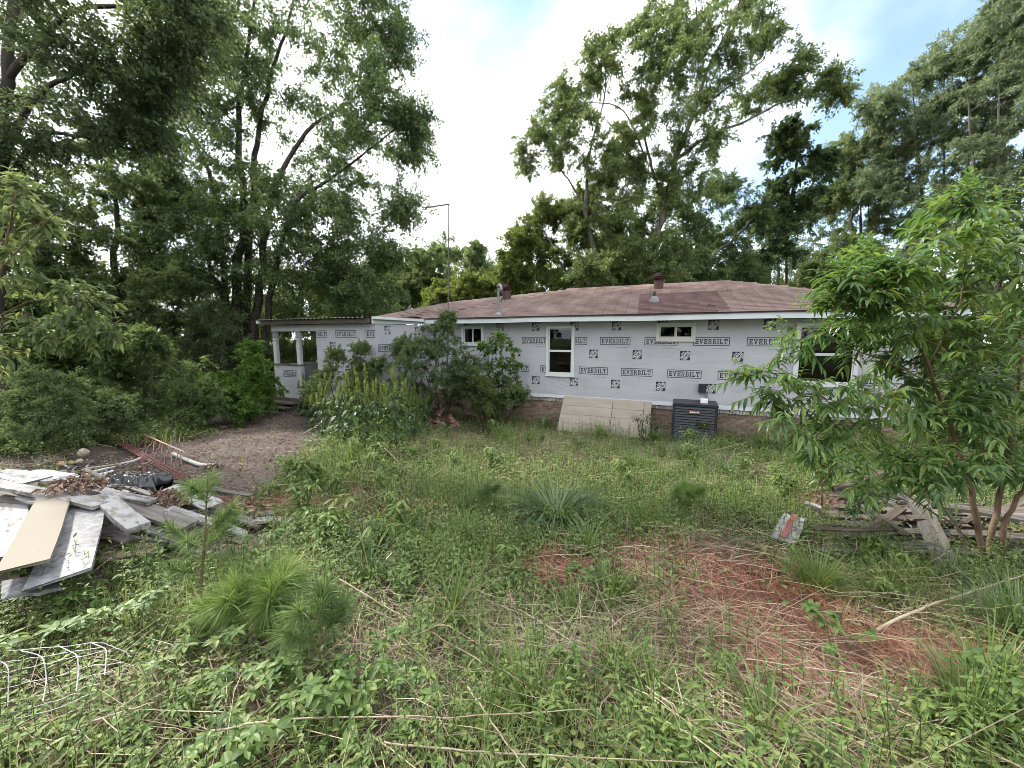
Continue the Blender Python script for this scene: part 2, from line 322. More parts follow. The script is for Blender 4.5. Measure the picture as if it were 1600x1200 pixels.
def tubes(g, P, R, sides=5, mi=0, cap=False):
    P = np.asarray(P, float); R = np.asarray(R, float)
    if P.ndim == 2: P = P[None]
    if R.ndim < 2: R = np.broadcast_to(R, P.shape[:2])
    N, K, _ = P.shape
    T = np.empty_like(P); T[:, 1:-1] = P[:, 2:] - P[:, :-2]; T[:, 0] = P[:, 1] - P[:, 0]; T[:, -1] = P[:, -1] - P[:, -2]
    T = unit(T); ov = np.abs(unit(P[:, -1] - P[:, 0]))
    ref = np.zeros((N, 3)); ref[np.arange(N), np.argmin(ov, 1)] = 1
    S = unit(np.cross(T, ref[:, None])); U = np.cross(S, T)
    a = np.arange(sides) * 2 * np.pi / sides
    V = P[:, :, None] + R[:, :, None, None] * (np.cos(a)[None, None, :, None] * S[:, :, None] + np.sin(a)[None, None, :, None] * U[:, :, None])
    i = np.arange(N)[:, None, None] * K * sides; k = np.arange(K - 1)[None, :, None] * sides; j = np.arange(sides)[None, None]
    j2 = (j + 1) % sides
    f = np.stack(np.broadcast_arrays(i + k + j, i + k + j2, i + k + sides + j2, i + k + sides + j), -1).reshape(-1, 4)
    g.add(V, f, mi)
    if cap:
        for e in (0, K - 1):
            g.add(V[:, e].reshape(-1, 3), (np.arange(N)[:, None] * sides + np.arange(sides)[None])[:, ::(-1 if e == 0 else 1)], mi)
def cards(g, P, D, Nn, Lg, Wd, mi=0, fold=.18, droop=.12, mid=.45):
    D = unit(D); S = unit(np.cross(D, Nn)); Nn = np.cross(S, D)
    Lg = np.broadcast_to(Lg, (len(P),))[:, None]; Wd = np.broadcast_to(Wd, (len(P),))[:, None]
    m = P + D * Lg * mid
    V = np.stack([P, m + S * Wd * .5 + Nn * Wd * fold, P + D * Lg - Nn * Lg * droop, m - S * Wd * .5 + Nn * Wd * fold], 1)
    g.add(V, np.arange(len(P) * 4).reshape(-1, 4), mi)
def strips(g, P, D, Nn, Lg, Wd, k=4, curve=.3, prof='lance', fold=.15, mi=0):
    """folded leaves: three points across, k segments along, bending down by curve."""
    D = unit(D); S = unit(np.cross(D, Nn)); n = len(P)
    Lg = np.broadcast_to(Lg, (n,)); Wd = np.broadcast_to(Wd, (n,)); curve = np.broadcast_to(curve, (n,))
    u = np.linspace(0, 1, k + 1)
    if prof == 'lance': w = np.sin(np.pi * np.clip(u, .03, .985) ** .8) ** .9
    elif prof == 'oval': w = np.sin(np.pi * np.clip(u, .02, .98) ** .72) ** .75
    else: w = (1 - u) ** .6
    C = P[:, None] + D[:, None] * (Lg[:, None] * u)[..., None]
    C[..., 2] -= (curve * Lg)[:, None] * u ** 2
    Nl = np.cross(S, D)
    e = S[:, None] * (Wd[:, None] * w * .5)[..., None]; up = Nl[:, None] * (Wd[:, None] * w * fold)[..., None]
    V = np.stack([C + e + up, C, C - e + up], 2)
    b = np.arange(n)[:, None, None] * (k + 1) * 3 + np.arange(k)[None, :, None] * 3 + np.arange(2)[None, None]
    f = np.stack([b, b + 1, b + 4, b + 3], -1).reshape(-1, 4)
    g.add(V, f, mi)
def blades(g, P, D, H, Wd, k=3, bend=.5, mi=0):
    """grass blades: P base, D horizontal lean direction, height H, bend 0..1"""
    n = len(P); u = np.linspace(0, 1, k + 1); H = np.broadcast_to(H, (n,)); bend = np.broadcast_to(bend, (n,)); Wd = np.broadcast_to(Wd, (n,))
    S = np.stack([-D[:, 1], D[:, 0], np.zeros(n)], 1)
    ang = bend[:, None] * u[None] * 1.9
    dl = 1.0 / k
    ch = np.concatenate([np.zeros((n, 1)), np.cumsum(np.sin((ang[:, 1:] + ang[:, :-1]) / 2) * dl, 1)], 1)
    cv = np.concatenate([np.zeros((n, 1)), np.cumsum(np.cos((ang[:, 1:] + ang[:, :-1]) / 2) * dl, 1)], 1)
    C = P[:, None] + D[:, None] * (ch * H[:, None])[..., None]; C[..., 2] += cv * H[:, None]
    w = (Wd[:, None] * (1 - u[None]) ** .55 * .5)
    V = np.stack([C[:, :-1] + S[:, None] * w[:, :-1, None], C[:, :-1] - S[:, None] * w[:, :-1, None]], 2).reshape(n, -1, 3)
    V = np.concatenate([V, C[:, -1:]], 1); m = 2 * k + 1
    b = np.arange(n)[:, None] * m
    if k > 1:
        q = np.arange(k - 1) * 2
        f = np.stack([b + q, b + q + 1, b + q + 3, b + q + 2], -1).reshape(-1, 4)
    t = np.concatenate([b + 2 * k - 2, b + 2 * k - 1, b + 2 * k], 1)
    o = g.n
    g.add(V, t, mi)
    if k > 1: g.f.append((f + o, mi))
def rdir(rng, n, zs=1.0):
    v = rng.normal(size=(n, 3)); v[:, 2] *= zs; return unit(v)

# ------------------------------------------------------------------ ground
def hnoise(x, y):
    return (.020 * np.sin(1.9 * x + .6 * y + 1) + .018 * np.sin(2.3 * y - 1.1 * x) + .012 * np.sin(5.1 * x + 3.3 * y) + .010 * np.sin(4.3 * y - 6.2 * x + 2) + .030 * np.sin(3.1 * x + 2 * np.sin(1.7 * y)) * np.sin(2.7 * y + 1.2 * x))
def gz(x, y):
    x = np.asarray(x, float); y = np.asarray(y, float)
    u = np.clip(1 - y / 9.7, -0.4, 1.25)
    b = 1.05 * np.where(u > .06, u, .06 * np.exp(np.clip((u - .06) / .06, -9, 0))) 
    near = np.clip((11 - np.abs(y - 4)) / 3, 0, 1)
    sm = lambda v: np.clip(v, 0, 1) ** 2 * (3 - 2 * np.clip(v, 0, 1))
    return b - .05 + hnoise(x, y) * near + .33 * sm((-x - .6) / 3.6) * sm((y - 3.5) / 4.5)
def P3(px, py, h=0.0):                   # photo point on the ground (raised by h)
    r = ray(px, py); lo, hi = .3, 60.0
    for _ in range(50):
        m = (lo + hi) / 2; q = CAMP + r * m
        if q[2] > gz(q[0], q[1]) + h: lo = m
        else: hi = m
    return CAMP + r * lo
def blob(px, py, rx, ry, w=1.0):
    c = P3(px, py); a = P3(px, py - ry); b = P3(px, py + ry)
    return (c[0], c[1], rx / F * (proj(c)[2]), max(.12, abs(a[1] - b[1]) / 2), w)
RED = [blob(*a) for a in ((1180, 950, 120, 66, 1.5), (1330, 1050, 185, 60, 1.5), (1000, 880, 60, 30), (1470, 1040, 80, 45), (1110, 890, 90, 30), (450, 790, 90, 18), (880, 900, 80, 28), (1265, 785, 50, 14), (560, 775, 50, 12, .7), (640, 800, 60, 12, .5))]
DRY = [blob(*a) for a in ((850, 690, 150, 28), (700, 690, 80, 20), (900, 1000, 180, 70), (1100, 1000, 150, 80), (1300, 1120, 200, 60), (700, 960, 120, 45), (1100, 870, 150, 40), (1050, 720, 110, 24), (650, 1080, 150, 60, .8), (1420, 950, 150, 50), (330, 1080, 200, 60, .7))]
BARE = [blob(*a) for a in ((390, 690, 95, 50, 1.5), (330, 660, 70, 20, 1.2), (420, 655, 70, 18, 1.2), (120, 720, 170, 30, 1.3), (300, 850, 120, 34, 1.2), (130, 830, 190, 90, 1.3), (350, 760, 70, 30, 1.3), (1420, 820, 150, 50, .9), (385, 728, 75, 26, 1.3), (400, 712, 55, 20, 1.2), (360, 745, 60, 18, 1.2), (440, 668, 45, 14, 1.1), (692, 668, 32, 9, 1.0), (80, 1085, 120, 60, .46))]
def field(B, x, y):
    o = np.zeros(np.shape(x))
    for (cx, cy_, rx, ry, w) in B: o = np.maximum(o, w * np.exp(-((x - cx) / rx) ** 2 - ((y - cy_) / ry) ** 2))
    return np.clip(o, 0, 1)
def wob(x, y): return .35 * np.sin(3.1 * x + 1.7 * y) * np.sin(2.2 * y - 1.3 * x + 1) + .2 * np.sin(7 * x - 5 * y)
def build_ground():
    xs = np.concatenate([-np.geomspace(160, 13, 22), np.arange(-12, 12.01, .09), np.geomspace(13, 160, 22)])
    ys = np.concatenate([-np.geomspace(120, 4, 14), np.arange(-3, 13.01, .09), np.geomspace(14, 260, 24)])
    X, Y = np.meshgrid(xs, ys); Z = gz(X, Y)
    rng = np.random.default_rng(1)
    fine = (np.abs(X) < 12) & (Y > -3) & (Y < 13)
    Z = Z + fine * rng.normal(0, .008, X.shape)
    nx, ny = len(xs), len(ys)
    i = (np.arange(ny - 1)[:, None] * nx + np.arange(nx - 1)[None])
    f = np.stack([i, i + 1, i + nx + 1, i + nx], -1).reshape(-1, 4)
    g = Geo(); g.add(np.stack([X, Y, Z], -1), f)
    m = mat('soil', [(.022, .020, .012), (.045, .042, .022), (.085, .075, .042)], scale=(1.2, 1.2, 1.2), detail=9, rough=.95, spec=.1, bump=.8, bscale=(25, 25, 25), bdist=.02)
    t = m.node_tree; L = t.links.new
    b = [n for n in t.nodes if n.type == 'BSDF_PRINCIPLED'][0]; src = b.inputs['Base Color'].links[0].from_socket
    at = nn(t, 'ShaderNodeVertexColor'); at.layer_name = 'litter'
    sp = nn(t, 'ShaderNodeSeparateColor'); L(at.outputs[0], sp.inputs[0])
    tc = [n for n in t.nodes if n.type == 'TEX_COORD'][0]
    n2 = nn(t, 'ShaderNodeTexNoise'); n2.inputs['Scale'].default_value = 9; n2.inputs['Detail'].default_value = 8; L(tc.outputs['Object'], n2.inputs['Vector'])
    n3 = nn(t, 'ShaderNodeTexNoise'); n3.inputs['Scale'].default_value = 1.1; n3.inputs['Detail'].default_value = 6; L(tc.outputs['Object'], n3.inputs['Vector'])
    for ch, ca, cb in (('Green', (.16, .125, .08), (.28, .22, .15)), ('Red', (.06, .042, .032), (.15, .095, .072)), ('Blue', (.040, .033, .030), (.155, .128, .115))):
        mxc = nn(t, 'ShaderNodeMix', data_type='RGBA'); L((n3 if ch == 'Blue' else n2).outputs['Fac'], mxc.inputs['Factor']); mxc.inputs['A'].default_value = (*ca, 1); mxc.inputs['B'].default_value = (*cb, 1)  # bare dirt: broad pale patches put the sun dapples into its colour
        mx = nn(t, 'ShaderNodeMix', data_type='RGBA'); L(sp.outputs[ch], mx.inputs['Factor']); L(src, mx.inputs['A']); L(mxc.outputs['Result'], mx.inputs['B'])
        src = mx.outputs['Result']
    mxc = nn(t, 'ShaderNodeMix', data_type='RGBA'); L(n3.outputs['Fac'], mxc.inputs['Factor']); mxc.inputs['A'].default_value = (.045, .070, .022, 1); mxc.inputs['B'].default_value = (.12, .145, .055, 1)
    mx = nn(t, 'ShaderNodeMix', data_type='RGBA'); L(at.outputs['Alpha'], mx.inputs['Factor']); L(src, mx.inputs['A']); L(mxc.outputs['Result'], mx.inputs['B']); src = mx.outputs['Result']
    L(src, b.inputs['Base Color'])
    o = g.build('ground', m, smooth=True); o['kind'] = 'structure'
    ca = o.data.color_attributes.new('litter', 'FLOAT_COLOR', 'POINT')
    wv = wob(X, Y)
    c = np.stack([np.clip(field(RED, X, Y) * 1.3 + .25 * wv * (field(RED, X, Y) > .1), 0, 1), np.clip(field(DRY, X, Y) * .8 + .2 * wv, 0, 1) * (np.abs(X) < 12) * (Y < 12), np.clip((field(BARE, X, Y) - .35) * 4, 0, 1), np.where(fine, 0.0, 1.0)], -1)
    ca.data.foreach_set('color', c.astype(np.float32).ravel())
build_ground()

# ------------------------------------------------------------------ house
DV = unit(np.array([.913, -.408, 0])); NV = np.array([DV[1], -DV[0], 0]); P0 = np.array([4.64345, 10.07705, 0])
HROT = math.atan2(DV[1], DV[0])
def H(t, s, z): return P0 + DV * t + NV * s + np.array([0, 0, z])     # t along the wall, s towards the camera
def hl(t, s, z): return (t, -s, z)                                     # the same in the house's own axes
house = thing('house', 'single storey house under renovation, wrapped walls and reddish hip roof', 'house', tuple(P0), HROT)
TL, TR, ZB, ZT = -8.2, 4.47, .84, 3.06
def rects_minus(x0, x1, z0, z1, holes):
    xs = sorted({x0, x1, *[h[0] for h in holes], *[h[1] for h in holes]}); zs = sorted({z0, z1, *[h[2] for h in holes], *[h[3] for h in holes]})
    out = []
    for a, b in zip(xs, xs[1:]):
        for c, d in zip(zs, zs[1:]):
            mx, mz = (a + b) / 2, (c + d) / 2
            if not any(h[0] < mx < h[1] and h[2] < mz < h[3] for h in holes): out.append((a, b, c, d))
    return out
WINS = [(-3.95, -3.08, 1.47, 2.95, 'hung'), (-.85, .10, 2.53, 2.99, 'slide'), (2.24, 3.44, 1.50, 2.95, 'hung'), (-6.90, -6.08, 2.35, 2.98, 'slide')]
def build_walls():
    g = Geo()
    holes = [(a + .07, b - .07, c + .07, d - .07) for a, b, c, d, _ in WINS]
    for a, b, c, d in rects_minus(TL, TR, ZB, ZT, holes): g.box(hl(a, 0, c), hl(b, -.15, d))
    g.box(hl(TR - .15, -.15, ZB), hl(TR, -6.8, ZT)); g.box(hl(TL, -6.65, ZB), hl(TR - .15, -6.8, ZT)); g.box(hl(TL, -.15, ZB), hl(TL + .15, -6.65, ZT))
    w = g.build('wall', M['wrap'], house)
    fl = Geo(); fl.box(hl(TL + .15, -.15, ZB - .1), hl(TR - .15, -6.65, ZB - .02)); fl.box(hl(TL + .15, -.15, ZT - .02), hl(TR - .15, -6.65, ZT + .0)); fl.box(hl(TL + .15, -3.3, ZB), hl(TR - .15, -3.35, ZT - .03))
    fl.build('interior', M['interior'], house)
    # wrap skirt that hangs a little over the brick, uneven along its bottom
    g = Geo(); rng = np.random.default_rng(4); t = np.linspace(TL + .3, TR, 160)
    zb = ZB - .025 - .02 * np.abs(np.sin(t * 1.7)) - .012 * rng.random(160); so = .012 + .02 * rng.random(160)
    V = np.stack([np.stack([t, -np.full(160, .004), np.full(160, ZB + .05)], 1), np.stack([t, -so - .006, np.full(160, ZB)], 1), np.stack([t, -so - .03, zb], 1)], 1)
    b = np.arange(159)[:, None] * 3 + np.arange(2)[None]
    g.add(V, np.stack([b, b + 3, b + 4, b + 1], -1).reshape(-1, 4)); g.build('wrap_hem', M['wrap'], house, smooth=True)
    return w
WALL = build_walls()
def wrinkles():
    rng = np.random.default_rng(6); g = Geo()
    for (t0, z0, t1, z1) in ((-3.9, 1.40, -3.2, 1.02), (-3.75, 1.42, -2.95, 1.08), (-3.55, 1.42, -2.8, 1.16), (-4.1, 1.36, -3.6, .95), (-3.3, 1.4, -2.55, 1.0), (-4.3, 1.12, -3.3, .90), (-2.2, 1.0, -1.5, .9), (1.3, 1.0, 2.2, .9), (2.5, 1.4, 3.2, .95), (2.9, 1.4, 3.9, .98), (-.6, 2.46, -.2, 2.3), (-5.6, 1.2, -5.0, .95)):
        u = np.linspace(0, 1, 14)[:, None]; q = np.array(hl(t0, .0, z0)) * (1 - u) + np.array(hl(t1, .0, z1)) * u; q[:, 2] -= .05 * np.sin(np.pi * u[:, 0]); q[:, 1] -= .002
        g = Geo(); tubes(g, q, .007 * np.sin(np.pi * np.linspace(.03, .97, 14)) + .001, 6); g.build('wrap_wrinkle', M['wrap'], WALL, smooth=True)
    g = Geo()
    for z in (1.95,): g.box(hl(TL + .4, .0018, z - .004), hl(-3.97, -.001, z + .004)); g.box(hl(-3.06, .0018, z - .004), hl(2.2, -.001, z + .004))
    g.build('wrap_seam', M['wrap'], WALL)
wrinkles()
# --- lettering
def glyph(ch):
    s = .2
    R = lambda x0, z0, x1, z1: [(x0, z0), (x1, z0), (x1, z1), (x0, z1)]
    Gl = {
     'E': [R(.12, .17, .12 + s, .83), R(.0, .83, .84, 1), R(.0, 0, .84, .17), R(.33, .42, .62, .58), R(.68, .68, .84, .825), R(.68, .175, .84, .32), R(.54, .34, .66, .66)],
     'V': [[(.1, .88), (.34, .88), (.55, .18), (.42, 0)], [(.66, .88), (.88, .88), (.56, 0), (.43, 0)], R(0, .885, .42, 1), R(.58, .885, 1, 1)],
     'R': [R(.12, .13, .32, .86), R(0, .865, .7, 1), R(0, 0, .44, .125), R(.33, .45, .7, .57), [(.64, .575), (.84, .62), (.84, .82), (.64, .86)], [(.45, .445), (.66, .445), (.84, .13), (.62, .13)], R(.6, 0, .96, .125)],
     'B': [R(.12, .15, .32, .85), R(0, .855, .7, 1), R(0, 0, .74, .145), R(.33, .45, .7, .57), [(.64, .575), (.82, .62), (.82, .82), (.64, .85)], [(.66, .15), (.88, .2), (.88, .42), (.66, .445)]],
     'I': [R(.12, .145, .34, .855), R(0, .86, .46, 1), R(0, 0, .46, .14)],
     'L': [R(.12, .17, .33, .86), R(0, .865, .46, 1), R(0, 0, .82, .165), R(.66, .17, .82, .40)],
     'T': [R(.34, .145, .56, .83), R(0, .835, .9, 1), R(.2, 0, .7, .14), R(0, .62, .15, .83), R(.75, .62, .9, .83)],
     'H': [R(.08, 0, .3, 1), R(.58, 0, .8, 1), R(.305, .42, .575, .6)],
     'O': [R(.0, .2, .22, .8), R(.58, .2, .8, .8), R(.1, .805, .7, 1), R(.1, 0, .7, .195)],
     'M': [R(.0, 0, .2, 1), R(.8, 0, 1, 1), [(.205, 1), (.42, 1), (.56, .4), (.44, .4)], [(.58, 1), (.795, 1), (.57, .4), (.45, .4)]],
     'D': [R(.0, 0, .22, 1), R(.225, .82, .6, 1), R(.225, 0, .6, .18), R(.56, .185, .8, .815)],
     'P': [R(.0, 0, .22, 1), R(.225, .82, .7, 1), R(.225, .4, .7, .56), R(.56, .565, .78, .815)]}
    wd = {'E': .84, 'V': 1, 'R': .96, 'B': .88, 'I': .46, 'L': .82, 'T': .9, 'H': .8, 'O': .8, 'M': 1, 'D': .8, 'P': .78}
    return Gl[ch], wd[ch]
def text_polys(s, x0, z0, h, width, sp=.14):
    ws = [glyph(c)[1] for c in s]; tot = sum(ws) + sp * (len(s) - 1); kx = width / tot; x = 0; out = []
    for c, w in zip(s, ws):
        for i, p in enumerate(glyph(c)[0]): out.append(([(x0 + (x + a) * kx, z0 + b * h) for a, b in p], i))
        x += w + sp
    return out
def print_mesh(lo=-9, hi=9):
    g = Geo(); w, h, b = .83, .215, .016
    for r in ((-w / 2, -h / 2, w / 2, -h / 2 + b), (-w / 2, h / 2 - b, w / 2, h / 2), (-w / 2, -h / 2 + b, -w / 2 + b, h / 2 - b), (w / 2 - b, -h / 2 + b, w / 2, h / 2 - b)):
        nx_, nz_ = max(1, int((r[2] - r[0]) / .02)), max(1, int((r[3] - r[1]) / .02))
        for a in range(nx_):
            for c in range(nz_):
                x0, x1, z0, z1 = r[0] + (r[2] - r[0]) * a / nx_, r[0] + (r[2] - r[0]) * (a + 1) / nx_, r[1] + (r[3] - r[1]) * c / nz_, r[1] + (r[3] - r[1]) * (c + 1) / nz_
                g.add([(x0, -.002, z0), (x1, -.002, z0), (x1, -.002, z1), (x0, -.002, z1)], [(0, 1, 2, 3)])
    for p, i in text_polys('EVERBILT', -.37, -.066, .132, .74):
        g.add([(x, -.002 - .0003 * i, z) for x, z in p], [(0, 1, 2, 3)])
    rng = np.random.default_rng(3); x = .02
    while x < .36:
        wd = rng.uniform(.008, .022); g.add([(x, -.002, -.185), (x + wd, -.002, -.185), (x + wd, -.002, -.17), (x, -.002, -.17)], [(0, 1, 2, 3)], 1); x += wd + .008
    for v in g.v: v[:, 0] = np.clip(v[:, 0], lo, hi)
    k = [np.ptp(v[:, 0]) > 1e-4 for v in g.v]; h = Geo()
    for v, (f, mi), ok in zip(g.v, g.f, k):
        if ok: h.add(v, f - f.min(), mi)
    return h.build('house_wrap_print', [M['ink'], M['ink_grey']], link=False)
def logo_mesh():
    g = Geo(); q = .122
    for a in range(10):
        for b in range(10):
            x0, z0, e = -q + .2 * q * a, -q + .2 * q * b, .2 * q; g.add([(x0, -.002, z0), (x0 + e, -.002, z0), (x0 + e, -.002, z0 + e), (x0, -.002, z0 + e)], [(0, 1, 2, 3)])
    c, s = math.cos(math.radians(42)), math.sin(math.radians(42))
    for word, x, z, h, w in (('HOME', -.135, -.022, .075, .27), ('DEPOT', -.105, -.100, .068, .23), ('THE', -.055, .065, .036, .10)):
        for p, i in text_polys(word, x, z, h, w, sp=.1):
            v = [(c * a - s * b, s * a + c * b) for a, b in p]
            v = [(min(max(a, -q), q), min(max(b, -q), q)) for a, b in v]
            g.add([(a, -.0035 - .0003 * i, b) for a, b in v], [(0, 1, 2, 3)], 1)
    return g.build('store_logo_print', [M['ink'], M['ink_white']], link=False)
ME_P, ME_L = print_mesh(), logo_mesh()
def put_print(me, parent, loc, rz=0, ry=0):
    if parent == WALL and not ry:
        co = np.empty(len(me.vertices) * 3, np.float32); me.vertices.foreach_get('co', co); co = co.reshape(-1, 3).astype(float)
        keep = []
        for p in me.polygons:
            c = co[list(p.vertices)].mean(0) + np.array(loc)
            keep.append(not any(a + .01 < c[0] < b - .01 and c_ - .02 < c[2] < d - .01 for a, b, c_, d, _ in WINS))
        if not all(keep):
            g = Geo()
            for p, k in zip(me.polygons, keep):
                if k: g.add(co[list(p.vertices)], [(0, 1, 2, 3)], p.material_index)
            if not g.v: return None
            me = g.build(me.name.split('.')[0], list(me.materials), link=False)
    o = bpy.data.objects.new(me.name, me); COL.objects.link(o); o.parent = parent; o.location = loc; o.rotation_euler = (0, ry, rz); return o
for k in range(-6, 5):
    t = .47 + 1.2 * k
    if TL + .5 < t < TR - .3: put_print(ME_P, WALL, hl(t, 0, 2.51))
    if TL + .3 < t + .03 < TR: put_print(ME_L, WALL, hl(t + .03, 0, 2.93)); put_print(ME_L, WALL, hl(t + .05, 0, 1.3))
    t = -.12 + 1.2 * k
    if TL + .5 < t < TR - .3: put_print(ME_P, WALL, hl(t, 0, 1.655))
    if TL + .3 < t < TR: put_print(ME_L, WALL, hl(t, 0, 2.14))
put_print(ME_P, WALL, hl(-6.02, .002, 2.02), ry=-math.pi / 2)
# --- wing with the porch
def build_wing():
    g = Geo(); S = 2.57; L0, DR, C0 = -12.66, -10.59, -8.2
    g.box(hl(DR, S, .45), hl(C0, S - .12, 3.0)); g.box(hl(L0, S, 2.80), hl(DR, S - .12, 3.0))
    g.box(hl(C0 - .12, S - .12, .45), hl(C0, .0, 3.0)); g.box(hl(DR, S - .12, .45), hl(DR + .12, -2.5, 3.0)); g.box(hl(DR + .12, -2.4, .45), hl(C0 - .12, -2.5, 3.0))
    g.box(hl(L0, S - .12, 2.80), hl(L0 + .12, -2.5, 3.0))
    w = g.build('wing_wall', M['wrap'], house)
    g = Geo(); g.box(hl(L0, S, .62), hl(-11.36, S - .12, 1.70)); g.box(hl(L0, S - .12, .62), hl(L0 + .12, -2.5, 1.70)); pw = g.build('porch_wall', M['wrap'], house)
    g = Geo(); g.box(hl(L0 - .03, S + .03, 1.70), hl(-11.34, S - .14, 1.74)); g.build('porch_rail', M['step'], house)
    g = Geo(); g.box(hl(L0, S + .02, .40), hl(-8.3, -2.5, .62 - .17)); g.box(hl(L0 - .0, S + .05, .62 - .17), hl(DR, -2.5, .62 - .01)); g.build('porch_floor', M['step'], house)
    for a in (L0 + .01, -11.53):
        p = Geo(); p.box(hl(a, S - .01, 1.74), hl(a + .155, S - .11, 2.80)); po = p.build('porch_post', M['post'], house)
        put_print(ME_L, po, hl(a + .077, S - .005, 2.68)).scale = (.55, 1, .8)
        c = Geo(); c.box(hl(a - .015, S + .012, 2.52), hl(a + .17, S - .115, 2.56)); c.build('trim_band', M['vinyl_old'], po)
    put_print(ME_P, w, hl(-9.34, S, 2.71)); put_print(print_mesh(lo=-.04), w, hl(-10.54, S, 2.71)); put_print(print_mesh(hi=-.07), w, hl(-8.14, S, 2.71))
    for t, z in ((-9.9, 2.34), (-8.74, 2.34), (-9.3, 1.55)): put_print(ME_L, w, hl(t, S, z))
    put_print(ME_P, pw, hl(-11.9, S, 1.43)).scale = (.8, 1, 1)
    for s, z in ((S - .5, 2.82), (S - 1.9, 2.81)): put_print(ME_L, w, hl(C0, s, z), rz=math.pi / 2)
    for s, z in ((S - .5, 2.30), (S - 1.8, 2.28)): put_print(ME_P, w, hl(C0, s, z), rz=math.pi / 2)
    # corrugated roof: a real corrugated sheet, rising to the back
    g = Geo(); n = 150; t = np.linspace(L0 - .3, C0 - .08, n); zz = .012 * np.sin(t * 2 * np.pi / .085 * .5)
    rows = [np.stack([t, -np.full(n, s), 3.17 + zz + k], 1) for s, k in ((S + .3, 0), (S - 2.2, .10), (-2.7, .28))]
    V = np.stack(rows, 1); b = np.arange(n - 1)[:, None] * 3 + np.arange(2)[None]
    g.add(V, np.stack([b, b + 3, b + 4, b + 1], -1).reshape(-1, 4)); g.build('metal_roof', M['corrugated'], house)
    g = Geo(); g.box(hl(L0 - .2, S + .2, 3.01), hl(C0 - .05, S + .14, 3.14)); g.box(hl(L0 - .2, S + .14, 3.01), hl(L0 - .14, -2.6, 3.14)); g.build('rafter_board', M['step'], house)
    g = Geo(); g.box(hl(L0 - .33, S + .28, 3.05), hl(L0 - .21, S + .0, 3.15)); g.build('gutter_end', M['fascia'], house)
    g = Geo(); g.box(hl(L0, S - .13, 2.99), hl(C0 - .13, -2.4, 3.005)); g.build('porch_ceiling', M['step'], house)
build_wing()
# --- brick skirt
def brick_mesh(name, w, h, d, m, seed):
    rng = random.Random(seed); g = Geo()
    j = lambda: rng.uniform(-.003, .003)
    p = [(x * w / 2 + j(), y * d / 2 + j(), z * h / 2 + j()) for z in (-1, 1) for x, y in ((-1, -1), (1, -1), (1, 1), (-1, 1))]
    g.hexa(p); return g.build(name, m, link=False)
def build_skirt():
    g = Geo(); g.box(hl(TL, -.027, -.35), hl(TR, -.14, .825)); g.box(hl(TR - .12, -.14, -.35), hl(TR - .015, -6.8, .825)); g.box(hl(TL, -6.65, -.35), hl(TR - .12, -6.78, .825))
    sk = g.build('brick_skirt', M['mortar'], house)
    rng = random.Random(8); ms = [brick_mesh('brick', .198, .062, .10, M['brick'], i) for i in range(4)]; ml = [brick_mesh('brick', .062, .115, .12, M['brick_grey'], 10 + i) for i in range(4)]
    join, joing = Geo(), Geo(); n = 0
    for c in range(11):
        z = .648 - c * .0725; t = TL + .1 + (.104 if c % 2 else 0)
        while t < TR - .09:
            s = -.068 + rng.uniform(-.003, .003)
            if t > .55:
                o = link_mesh('brick', ms[n % 4], sk); o.location = hl(t, s, z); o.rotation_euler = (0, rng.uniform(-.008, .008), 0); n += 1
            elif t > -8.1:
                a = np.array(hl(t, s, z)); join.box(a - (.099, .05, .031), a + (.099, .05, .031))
            t += .208
    t = TL + .03
    while t < TR - .02:
        s = -.045 + rng.uniform(-.006, .006); z = .745 + rng.uniform(-.004, .004)
        if t > .55:
            o = link_mesh('brick', ml[n % 4], sk); o.location = hl(t, s, z); o.rotation_euler = (rng.uniform(.0, .12), rng.uniform(-.02, .02), 0); n += 1
        else:
            a = np.array(hl(t, s, z)); joing.box(a - (.031, .06, .057), a + (.031, .06, .057))
        t += .0735
    o = join.build('brick_courses', M['brick_join'], sk); o['kind'] = 'stuff'
    o = joing.build('brick_cap', M['brick_grey_join'], sk); o['kind'] = 'stuff'
build_skirt()
